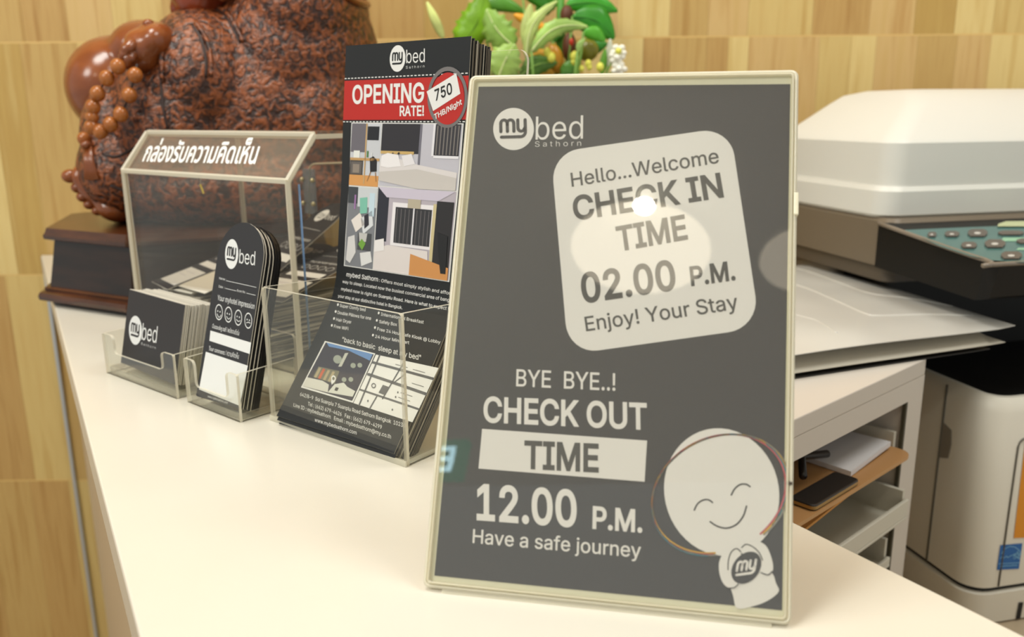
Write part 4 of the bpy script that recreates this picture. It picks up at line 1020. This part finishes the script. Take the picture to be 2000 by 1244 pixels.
WB = mat('blossom_white', (244, 242, 230), .6)
for cx_, cy_ in ((1208, 100), (1209, 134), (1205, 112)):
    for k in range(5):
        an = k * 2 * math.pi / 5 + cx_; ellips('blossom', Yp(cx_ + 10 * math.cos(an), cy_ + 9 * math.sin(an), 1.07), (R3(6.5, 1.07), R3(5, 1.07), R3(5.5, 1.07)), WB, vase, sub=2)
    ellips('blossom', Yp(cx_, cy_, 1.065), (R3(6, 1.07),) * 3, BUD if cx_ == 1208 else WB, vase, sub=2)
tube('stem', [crown, Yp(1180, 150, 1.08), Yp(1200, 112, 1.075)], .0012, mat('stem_green', (110, 150, 60), .5), vase, 6)
tube('stem', [Yp(1180, 150, 1.08), Yp(1206, 136, 1.075)], .001, mat('stem_green', (110, 150, 60), .5), vase, 6)

# ================================================================== copier
B0 = Yp(1942, 800, .70); B0 = Vector((B0.x, B0.y, 0))
psi = math.radians(13); kd = Vector((-math.sin(psi), math.cos(psi), 0)); kw = Vector((math.cos(psi), math.sin(psi), 0))
cop = thing('copier', B0 + kw * .25 + kd * .25 + UP * (CT + DZ), 'large light grey office copier with white lid and dark control panel behind the counter', 'copier')
LG = noisy('copier_grey_plastic', (222, 217, 204), (218, 213, 200), (1, 1, 1), 5, .45, .06, 900, 2, .3, .7, .4, .0002)
LIDM = noisy('copier_lid_white', (218, 217, 210), (215, 214, 207), (1, 1, 1), 5, .4, .04, 900, 2, .3, .7, .4, .0002)
BLKP = mat('copier_black', (14, 13, 12), .5, spec=.3); BRN = mat('copier_taupe', (112, 100, 84), .45); IN_ = mat('copier_inner_black', (8, 8, 8), .6)
def K(x, y, z): return B0 + kw * x + kd * y + UP * (z + CT)
CWd, CDp = .40, .36
maxd = lambda x, y: y
zr = Yp(1942, 786, .70).z - CT; zbev = Yp(1942, 812, .70).z - CT; zsplit = Yp(1919, 1156, .70).z - CT
CDp = .36
def lofted(name, levels, m, parent, r=.02, seg=5, bevel=0, smooth=True):
    """stack of rounded rectangles: (x0,y0,x1,y1,z[,r])"""
    vs = []; fs = []; n = None
    for L_ in levels:
        x0_, y0_, x1_, y1_, z = L_[:5]; rr_ = L_[5] if len(L_) > 5 else r
        P = rrect(x1_ - x0_, y1_ - y0_, rr_, seg, x0_, y0_); n = len(P); vs += [K(x, y, z) for x, y in P]
    for l in range(len(levels) - 1):
        for i in range(n): fs.append([l * n + i, l * n + (i + 1) % n, (l + 1) * n + (i + 1) % n, (l + 1) * n + i])
    fs += [list(range(n))[::-1], list(range((len(levels) - 1) * n, len(levels) * n))]
    o = mk(name, vs, fs, m, parent, smooth=smooth)
    if smooth: 
        try: o.data.set_sharp_from_angle(angle=math.radians(28))
        except Exception: pass
    return o
lofted('base_cabinet', [(-.003, -.003, CWd, CDp, DZ + .002), (-.003, -.003, CWd, CDp, zsplit - .004)], LG, cop, .022)
lofted('seam_gap', [(.003, .003, CWd - .003, CDp, zsplit - .006), (.003, .003, CWd - .003, CDp, zsplit + .003)], IN_, cop, .02)
lofted('main_body', [(0, 0, CWd, CDp, zsplit + .001), (0, 0, CWd, CDp, zbev), (.004, .004, CWd - .004, CDp - .004, zr - .003, .02), (.007, .007, CWd - .007, CDp - .007, zr, .018), (.012, .012, CWd - .012, CDp - .01, zr, .016), (.014, .014, CWd - .012, CDp - .01, zr - .012, .016)], LG, cop, .022)
# vertical door joint on the left face, grip notch, front cover seam
dj = Yp(1859, 850, .70)
yd = .058
for A_, B_ in (((-.0004, yd, zr - .002), (-.0004, yd, zsplit)),):
    tube('door_joint', [K(*A_), K(*B_)], .0011, mat('joint_dark', (96, 92, 84), .5), cop, 5)
prism('grip_notch', [(0, 0), (.012, .004), (.014, .018), (.012, .032), (0, .036)], K(-.0006, yd, zr - .075), -kd, UP, kw, -.0002, .002, mat('notch_grey', (132, 127, 118), .5), cop)
tube('front_cover_joint', [K(.03, -.0004, zsplit + .002), K(.03, -.0004, zbev - .032)] + [K(.03 + .008 * (1 - math.cos(a)), -.0004, zbev - .032 + .008 * math.sin(a)) for a in (.5, 1, 1.57)] + [K(.30, -.0004, zbev - .024)], .0009, mat('joint_dark', (96, 92, 84), .5), cop, 5)
# black interior and scanner
zs0, zs1 = .037, .090
lofted('output_bay', [(.02, .19, CWd - .02, CDp - .01, zr - .01), (.02, .19, CWd - .02, CDp - .01, zs0 + .002)], IN_, cop, .01)
lofted('output_tray', [(.016, .016, CWd - .016, .2, zr - .010), (.016, .016, CWd - .016, .2, zr - .008)], IN_, cop, .01)
lofted('rear_column', [(.004, .26, .06, CDp - .006, zr - .004), (.004, .26, .06, CDp - .006, zs0)], BRN, cop, .01)
sx0 = -.008; sy0 = .150
lofted('scanner_lower', [(sx0 + .004, sy0 + .004, CWd, CDp + .03, zs0 - .012), (sx0 + .004, sy0 + .004, CWd, CDp + .03, zs0 + .004)], mat('copier_taupe_dark', (84, 74, 62), .45), cop, .012)
lofted('scanner_bed', [(sx0, sy0, CWd, CDp + .03, zs0 + .004), (sx0, sy0, CWd, CDp + .03, zs1 - .004), (sx0 + .003, sy0 + .003, CWd, CDp + .03, zs1)], BRN, cop, .012)
# control panel: sloping wedge in front of the scanner
pz1 = zs1 - .006
def KP(px, py, Yk): # pixel to local point on the copier's vertical plane y=Yk
    n_ = kd; O = K(0, Yk, 0); d = ray(px, py); k = (O - CAM).dot(n_) / d.dot(n_); return CAM + d * k
Pa = KP(1716, 436, sy0 + .004); Pb = KP(1925, 508, .012); Pc = KP(1955, 516, .0); Pd = Pc + kw * .45; Pe = Pa + kw * .50
top_ = [Pa, Pb, Pc, Pd, Pe]; dn = UP * -.036
vs = top_ + [Pa - UP * .044, Pb - UP * .036 + kd * .006, Pc - UP * .030 + kd * .008, Pd - UP * .030 + kd * .008, Pe - UP * .044]
fs = [[0, 1, 2, 3, 4], [9, 8, 7, 6, 5]] + [[i, i + 5, (i + 1) % 5 + 5, (i + 1) % 5] for i in range(5)]
panel = mk('control_panel', vs, fs, BLKP, cop)
tube('panel_edge', spline([Pa, Pb, Pc + kw * .02, Pd], 6), .0022, mat('panel_edge_taupe', (128, 118, 106), .35), cop, 6)
pn = (Pb - Pa).cross(Pe - Pa).normalized()
if pn.z < 0: pn = -pn
def on_panel(px, py, off=0.0):
    O = Pa + pn * off; d = ray(px, py); k = (O - CAM).dot(pn) / d.dot(pn); return CAM + d * k
TEAL = mat('panel_teal', (62, 108, 106), .25)
tp_ = [(1766, 449), (1832, 479), (1895, 500), (1935, 508), (1990, 512), (2060, 513), (2060, 436), (1990, 440), (1880, 444)]
mk('panel_sheet', [on_panel(x, y, .0012) for x, y in tp_], [list(range(len(tp_)))], TEAL, panel)
BTN = mat('button_taupe', (86, 78, 72), .35); BMK = mat('button_mark', (190, 190, 186), .5)
for cx_, cy_, w_, h_ in ((1820, 460, 17, 7), (1859, 459, 28, 8), (1909, 457, 38, 11), (1892, 481, 30, 9), (1943, 478, 40, 12), (1975, 501, 40, 11), (1974, 457, 50, 6), (2010, 473, 50, 7)):
    pts = [on_panel(cx_ + w_ / 2 * x * 1.0, cy_ + h_ / 2 * 1.25 * y, .0012) for x, y in ((-.7, 1), (.7, 1), (1, .3), (1, -.4), (.6, -1), (-.6, -1), (-1, -.4), (-1, .3))]
    n_ = len(pts); vs = pts + [p + pn * .0016 for p in pts]
    bt = mk('button', vs, [list(range(n_, 2 * n_))] + [[i, (i + 1) % n_, (i + 1) % n_ + n_, i + n_] for i in range(n_)], BTN, panel)
    if w_ < 45:
        pts = [on_panel(cx_ + w_ * .18 * math.cos(a * math.pi / 4), cy_ - 2 + h_ * .22 * math.sin(a * math.pi / 4), .0030) for a in range(8)]
        mk('button_mark', pts, [list(range(8))], BMK, bt)
for (x0_, y0_, x1_, y1_) in ((1955, 464, 2060, 471), (1985, 484, 2060, 488)): mk('panel_mark', [on_panel(x, y, .0015) for x, y in ((x0_, y1_), (x1_, y1_), (x1_, y0_), (x0_ + 4, y0_))], [[0, 1, 2, 3]], mat('panel_mint', (140, 190, 160), .4), panel)
mk('display', [on_panel(x, y, .0024) for x, y in ((1948, 442), (2060, 442), (2060, 431), (1965, 432), (1950, 437))], [[0, 1, 2, 3, 4]], mat('panel_lens', (190, 200, 150), .15), panel)
# lid: rim slab, body and hipped top
lx, ly = -.010, .160
zz = [Yp(1712, y, .866).z - CT for y in (425, 362, 355, 278, 200, 174)]
LB = .10
lofted('lid_rim', [(lx + .003, ly + .003, CWd + .1, CDp + .035, zz[0]), (lx, ly, CWd + .1, CDp + .035, zz[0] + .003), (lx, ly, CWd + .1, CDp + .035, zz[1] - .006), (lx + .003, ly + .003, CWd + .1, CDp + .035, zz[1] - .001), (lx + .010, ly + .008, CWd + .1, CDp + .035, zz[1])], LIDM, cop, .022)
lofted('lid_body', [(lx + .006, ly + .004, CWd + .1, CDp + .035, zz[1] - .0005, .022), (lx + .006, ly + .004, CWd + .1, CDp + .035, zz[3] - .001, .022), (lx + .009, ly + .007, CWd + .1, CDp + .03, zz[3] + .003, .020),
                    (lx + .070, ly + .060, CWd + .04, CDp + .03, zz[4], .02), (lx + .082, ly + .080, CWd + .03, CDp + .02, zz[5] - .003, .02), (lx + .10, ly + .10, CWd, CDp, zz[5] + .002, .02)], LIDM, cop, .022)
# stickers on the front
def KF(px, py, off=-.0006):
    O = K(0, off, 0); d = ray(px, py); k = (O - CAM).dot(kd) / d.dot(kd); return CAM + d * k
st = mk('sticker', [KF(1947, 1113), (KF(1990, 1111)), KF(1997, 1061), KF(1954, 1065)], [[0, 1, 2, 3]], mat('sticker_blue', (20, 96, 168), .4), cop)
def stl(pts, w=.0004, m=None):
    for A_, B_ in zip(pts[:-1], pts[1:]):
        a_, b_ = KF(*A_, -.0009), KF(*B_, -.0009); t_ = (b_ - a_).normalized().cross(kd) * w; mk('sticker_mark', [a_ - t_, b_ - t_, b_ + t_, a_ + t_], [[0, 1, 2, 3]], m or mat('sticker_pale', (120, 176, 214), .4), st)
stl([(1956, 1082), (1962, 1072), (1972, 1067), (1982, 1068), (1991, 1075), (1994, 1082)]); stl([(1953, 1091), (1958, 1087), (1961, 1090), (1965, 1086), (1969, 1089), (1974, 1085), (1982, 1084)])
stl([(1979, 1090), (1988, 1076), (1991, 1092), (1979, 1082), (1995, 1082), (1980, 1092)]); stl([(1950, 1101), (1992, 1099)]); stl([(1953, 1106), (1960, 1106), (1964, 1105), (1972, 1105), (1978, 1104), (1987, 1104)])
mk('sticker_orange', [KF(1980, 1051), KF(2040, 1048), KF(2050, 850), KF(2004, 850)], [[0, 1, 2, 3]], mat('sticker_amber', (216, 140, 30), .4), cop)
mk('paper_slot', [KF(1984, 1210, -.0038), KF(1993, 1208, -.0038), KF(1999, 1176, -.0038), KF(1990, 1177, -.0038)], [[0, 1, 2, 3]], IN_, cop)

# ================================================================== drawer unit with trays
CTR = Zp(1810, 700, -.005); CTL = Zp(1567, 812, -.005); ac = (CTR - CTL).normalized(); nc = Vector((-ac.y, ac.x, 0))   # nc points away behind the face
CL = .285; CO = CTR - ac * CL; CO = Vector((CO.x, CO.y, CT)); HZ = -.005 - DZ; DD = .21
cab = thing('drawer_unit', CO + ac * CL / 2 + nc * DD / 2 + UP * DZ, 'pale grey open-fronted paper tray unit between the counter and the copier', 'cabinet')
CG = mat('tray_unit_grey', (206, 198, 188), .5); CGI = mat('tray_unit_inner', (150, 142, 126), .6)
def fc(px, py, off=0.0):
    """pixel on the unit's face plane -> (x, z) local"""
    O = CO + nc * off; d = ray(px, py); k = (O - CAM).dot(nc) / d.dot(nc); P = CAM + d * k; return ((P - CO).dot(ac), P.z - CT)
otl, otr, obr = fc(1567, 876), fc(1771, 800), fc(1741, 1110)
zo = (otl[1] + otr[1]) / 2; xo = otr[0]; t = .003
boxf('top_panel', CO + UP * (-.005 - .014), ac, nc, UP, CL, DD, .014, CG, cab, bevel=.001)
boxf('bottom_panel', CO + UP * (DZ + .001), ac, nc, UP, CL, DD, .012, CG, cab)
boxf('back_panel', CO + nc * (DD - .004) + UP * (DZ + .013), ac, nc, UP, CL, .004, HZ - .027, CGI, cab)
boxf('side_panel', CO + ac * xo + UP * (DZ + .013), ac, nc, UP, CL - xo, DD - .004, HZ - .027, CG, cab)
boxf('side_panel', CO + UP * (DZ + .013), ac, nc, UP, .010, DD - .004, HZ - .027, CG, cab)
boxf('front_rail', CO + ac * .010 + UP * zo, ac, nc, UP, xo - .010, .006, -.019 - zo, CG, cab)
boxf('dark_rail', CO + ac * (xo - .003) + nc * -.0004 + UP * (DZ + .013), ac, nc, UP, .003, .003, zo - DZ - .013, mat('rail_dark', (70, 66, 50), .6), cab)  # thin dark strip along the right edge of the opening
TRW = mat('tray_white', (204, 200, 186), .4)
levels = [fc(1700, 868)[1] - .004, fc(1700, 990)[1] - .012, fc(1700, 1090)[1] - .02]
zl = [zo - .050, zo - .098, zo - .146]
for i, z in enumerate(zl):
    out = (.0, -.012, -.002)[i]
    tr = boxf('tray', CO + ac * .012 + nc * out + UP * z, ac, nc, UP, xo - .018, DD - .02, .003, TRW, cab, bevel=.0006)
    boxf('tray_wall', CO + ac * (xo - .010) + nc * (out + .004) + UP * (z + .003), ac, nc, UP, .004, DD - .03, .022, TRW, tr)
    boxf('tray_lip', CO + ac * .012 + nc * out + UP * (z + .003), ac, nc, UP, xo - .018, .003, (.004, .015, .006)[i], TRW, tr, bevel=.0008)
    for q_ in (.012, .05, .09): boxf('runner', CO + ac * (xo - .0055) + nc * q_ + UP * (z + .004), ac, nc, UP, .0055, .02, .008, mat('runner_black', (44, 40, 34), .5), cab)
# papers and clipboard in the top tray
ztop = zl[0] + .003
WP = mat('office_paper', (214, 212, 214), .6)
sh = boxf('paper_stack', CO + ac * .02 + nc * .004 + UP * (ztop + .0005), ac, nc, UP, xo - .04, .17, .006, [WP, WP]); tag(sh, 'thin ream of white paper under the clipboard in the top tray', 'paper')
ev = prism('envelope', [(0, 0), (.15, .0), (.16, .10), (.0, .12)], CO + ac * .012 + nc * -.006 + UP * (zl[0] - .012), (ac + UP * .10).normalized(), nc, UP, 0, .002, mat('manila', (206, 146, 70), .6)); tag(ev, 'brown manila envelope edge under the top tray papers', 'envelope')
cbz = ztop + .0075
clipb = thing('clipboard', CO + ac * .1 + nc * .1 + UP * cbz, 'brown hardboard clipboard with a metal clip in the top tray', 'clipboard')
prism('board', rrect(xo - .022, .16, .012, 4, .010, -.014), CO + UP * cbz, ac, nc, UP, 0, .003, [mat('hardboard', (176, 132, 84), .5), mat('hardboard_edge', (190, 146, 96), .5)], clipb)
cl0 = .05
cx_ = fc(1640, 900)[0]
prism('clip_plate', rrect(.066, .020, .004, 4, cx_ - .058, -.013), CO + UP * (cbz + .003), ac, nc, UP, 0, .0048, [mat('clip_black', (34, 30, 28), .35), mat('clip_brass', (166, 136, 84), .3, .6)], clipb, bevel=.0012)
tube('clip_lever', [CO + ac * (cx_ - .03) + nc * .012 + UP * (cbz + .013), CO + ac * (cx_ - .01) + nc * .025 + UP * (cbz + .019), CO + ac * (cx_ + .02) + nc * .02 + UP * (cbz + .014)], .003, mat('clip_black', (34, 30, 28), .35), clipb)
ps_ = prism('folded_paper', [(0, 0), (.075, .004), (.07, .09), (.004, .08)], CO + ac * (cx_ + .016) + nc * -.002 + UP * (cbz + .0035), (ac + UP * .03).normalized(), nc, UP, 0, .004, WP); tag(ps_, 'folded white papers lying on the right half of the clipboard', 'paper')
bl_ = prism('blue_folder', [(0, 0), (xo - .04, 0), (xo - .05, .12), (.0, .12)], CO + ac * .018 + nc * .006 + UP * (zl[2] + .0035), ac, nc, UP, 0, .004, mat('folder_blue', (70, 92, 110), .5)); tag(bl_, 'blue folder lying in the lowest visible tray', 'folder')
lp = boxf('paper_sheet', CO + ac * .01 + nc * .012 + UP * (zl[2] + .0078), ac, nc, UP, xo - .07, .10, .0015, WP); tag(lp, 'loose white sheets on the blue folder in the lowest tray', 'paper')

# ================================================================== plastic document wallets on the drawer unit
zf = .020
FLp = Zp(1480, 690, zf); TIP = Zp(1985, 620, zf + .001); BKp = Zp(1500, 490, zf)
def wallet(name, corners, z, thick, m, em, label, warp=.003, cat='folder', n=14):
    A_, B_, C_, D_ = corners  # front-left, tip, back-right, back-left (xy)
    vs = []; fs = []
    for s_ in (0, 1):
        for j in range(n + 1):
            for i in range(n + 1):
                u, v = i / n, j / n; P = (A_ * (1 - u) + B_ * u) * (1 - v) + (D_ * (1 - u) + C_ * u) * v
                h = warp * math.sin(math.pi * min(1, v * 1.0)) * (1 - u * .7) + warp * .5 * math.sin(u * 5 + v * 2) * (u < .98)
                edge = min(u, 1 - u, v, 1 - v); swell = thick * (min(1, edge * 7) ** .5)
                vs.append(Vector((P.x, P.y, z + CT + h + (swell + .0006 if s_ else 0))))
    N = (n + 1) ** 2
    for j in range(n):
        for i in range(n):
            a_ = j * (n + 1) + i; fs.append([a_, a_ + n + 1, a_ + n + 2, a_ + 1]); fs.append([N + a_, N + a_ + 1, N + a_ + n + 2, N + a_ + n + 1])
    for i in range(n):
        for (p, q_) in ((i, i + 1), ((n) * (n + 1) + i + 1, n * (n + 1) + i), ((i + 1) * (n + 1), i * (n + 1)), (i * (n + 1) + n, (i + 1) * (n + 1) + n)): fs.append([p, q_, q_ + N, p + N])
    o = mk(name, vs, fs, m, None, smooth=True)
    try: o.data.set_sharp_from_angle(angle=math.radians(50))
    except Exception: pass
    tag(o, label, cat); return o
BR2 = TIP + (BKp - FLp) * 1.0 + Vector((.02, 0, 0)); BR2 = Zp(1585, 507, zf); BL2 = FLp + (BR2 - TIP)
SIL = noisy('clear_wallet_plastic', (196, 194, 188), (206, 204, 198), (1, 1, 1), 8, .22, .03, 60, 2, .3, .7, .5, .0006)
OFFW = mat('wallet_papers', (196, 190, 176), .55)
cen = (FLp + TIP + BR2 + BL2) / 4
sh_ = lambda P, k, dx=0, dy=0: cen + (P - cen) * k + Vector((dx, dy, 0))
def stepw(kt, dz_): 
    f = FLp + (TIP - FLp).normalized() * 0; tp2 = FLp + (TIP - FLp) * kt; return [f, tp2, tp2 + (BR2 - TIP) * .97, BL2]
w3 = wallet('document_wallet', stepw(.90, 0), -.0045, .002, mat('wallet_black', (30, 28, 26), .45), None, 'thin black folder at the bottom of the wallets on the tray unit', .0004)
w2 = wallet('document_wallet', stepw(.965, 0), -.0005, .0125, OFFW, None, 'pale paper-filled wallet in the middle of the pile on the tray unit', .0006)
w1 = wallet('document_wallet', [FLp, TIP, BR2, BL2], .0135, .0035, SIL, None, 'shiny grey plastic wallet on top of the pile on the tray unit', .0025)
# moulded ridges of the top wallet
def on_w(px, py, z=zf + .003): return Zp(px, py, z)
bpy.context.view_layer.update()
def wridge(pts, r_):
    out = []
    for p in sp(pts, 6):
        ok, loc, nr, _ = w1.ray_cast(CAM, ray(*p).normalized())
        if ok: out.append(loc - nr * .0004 if nr.z > 0 else loc + nr * .0004)
    if len(out) > 2: tube('ridge', out, r_, SIL, w1, 6)
wridge([(1500, 515), (1568, 527), (1640, 552), (1700, 573), (1780, 583), (1860, 598), (1950, 615)], .0010)
wridge([(1500, 545), (1568, 560), (1640, 590), (1690, 612), (1715, 616), (1800, 614), (1900, 616)], .0012)
wridge([(1500, 600), (1568, 618), (1600, 628), (1635, 650)], .0010)

# ================================================================== lamps and exit sign seen only as reflections
def mirror_hit(px, py, plane_z=None, plane_y=None):
    w = S.inv(px, py); P = S.P(w.x, w.y, .0017); d = (P - CAM).normalized(); r = d - 2 * d.dot(SN) * SN
    t = (plane_z - P.z) / r.z if plane_z is not None else (plane_y - P.y) / r.y
    return P + r * t, (P - CAM).length + t
CZ = CT + 1.6
for (px, py, rpx, L_, lab) in ((1250, 492, 138, 3.2, 'round warm ceiling lamp with a bright bulb, mirrored in the middle of the sign'), (1588, 512, 108, 2.2, 'round dim ceiling lamp mirrored at the right edge of the sign')):
    C_, dist = mirror_hit(px, py, plane_z=CZ - .012); C2, _ = mirror_hit(px + rpx, py, plane_z=CZ - .012); rad = (C2 - C_).length
    lamp = thing('ceiling_light', Vector((C_.x, C_.y, CZ)), lab, 'lamp')
    n = 40; pl_ = [(rad * math.cos(2 * math.pi * i / n), rad * math.sin(2 * math.pi * i / n)) for i in range(n)]
    prism('diffuser', pl_, Vector((C_.x, C_.y, CZ - .012)), X, Y_, Z_, 0, .004, mat('lamp_diffuser' + ('' if L_ > 3 else '_dim'), (250, 240, 215), .5, emit=((255, 240, 215), L_)), lamp)
    p2 = [(x * 1.04, y * 1.04) for x, y in pl_]; prism('housing', p2, Vector((C_.x, C_.y, CZ - .008)), X, Y_, Z_, 0, .008, mat('lamp_housing', (230, 228, 220), .5), lamp)
    if L_ > 3:
        Bc, _ = mirror_hit(1258, 405, plane_z=CZ - .03)
        ellips('bulb', Bc, (.028, .028, .016), mat('lamp_bulb', (255, 255, 250), .5, emit=((255, 250, 235), 260)), lamp)
Ec, dist = mirror_hit(818, 897, plane_y=-1.6)
ex = thing('exit_sign', Ec + Vector((0, 0, 0)), 'green illuminated exit sign behind the viewer, mirrored in the sign', 'sign')
boxf('sign_case', Ec + Vector((-.17, -.03, -.07)), X, Y_, Z_, .34, .03, .14, mat('exit_case', (20, 60, 44), .5, emit=((20, 110, 80), 4)), ex)
vs_, fs_ = text_mesh('EXIT', .02)
wx = max(v.x for v in vs_); mk('lettering', [Ec + Vector((.14 - v.x / wx * .28, .002, -.045 + v.y / .54 * .09)) for v in vs_], fs_, mat('exit_letters', (200, 240, 255), .5, emit=((190, 240, 255), 8)), ex)
bpy.data.scenes.remove(TMP)
print('objects', len(bpy.data.objects))
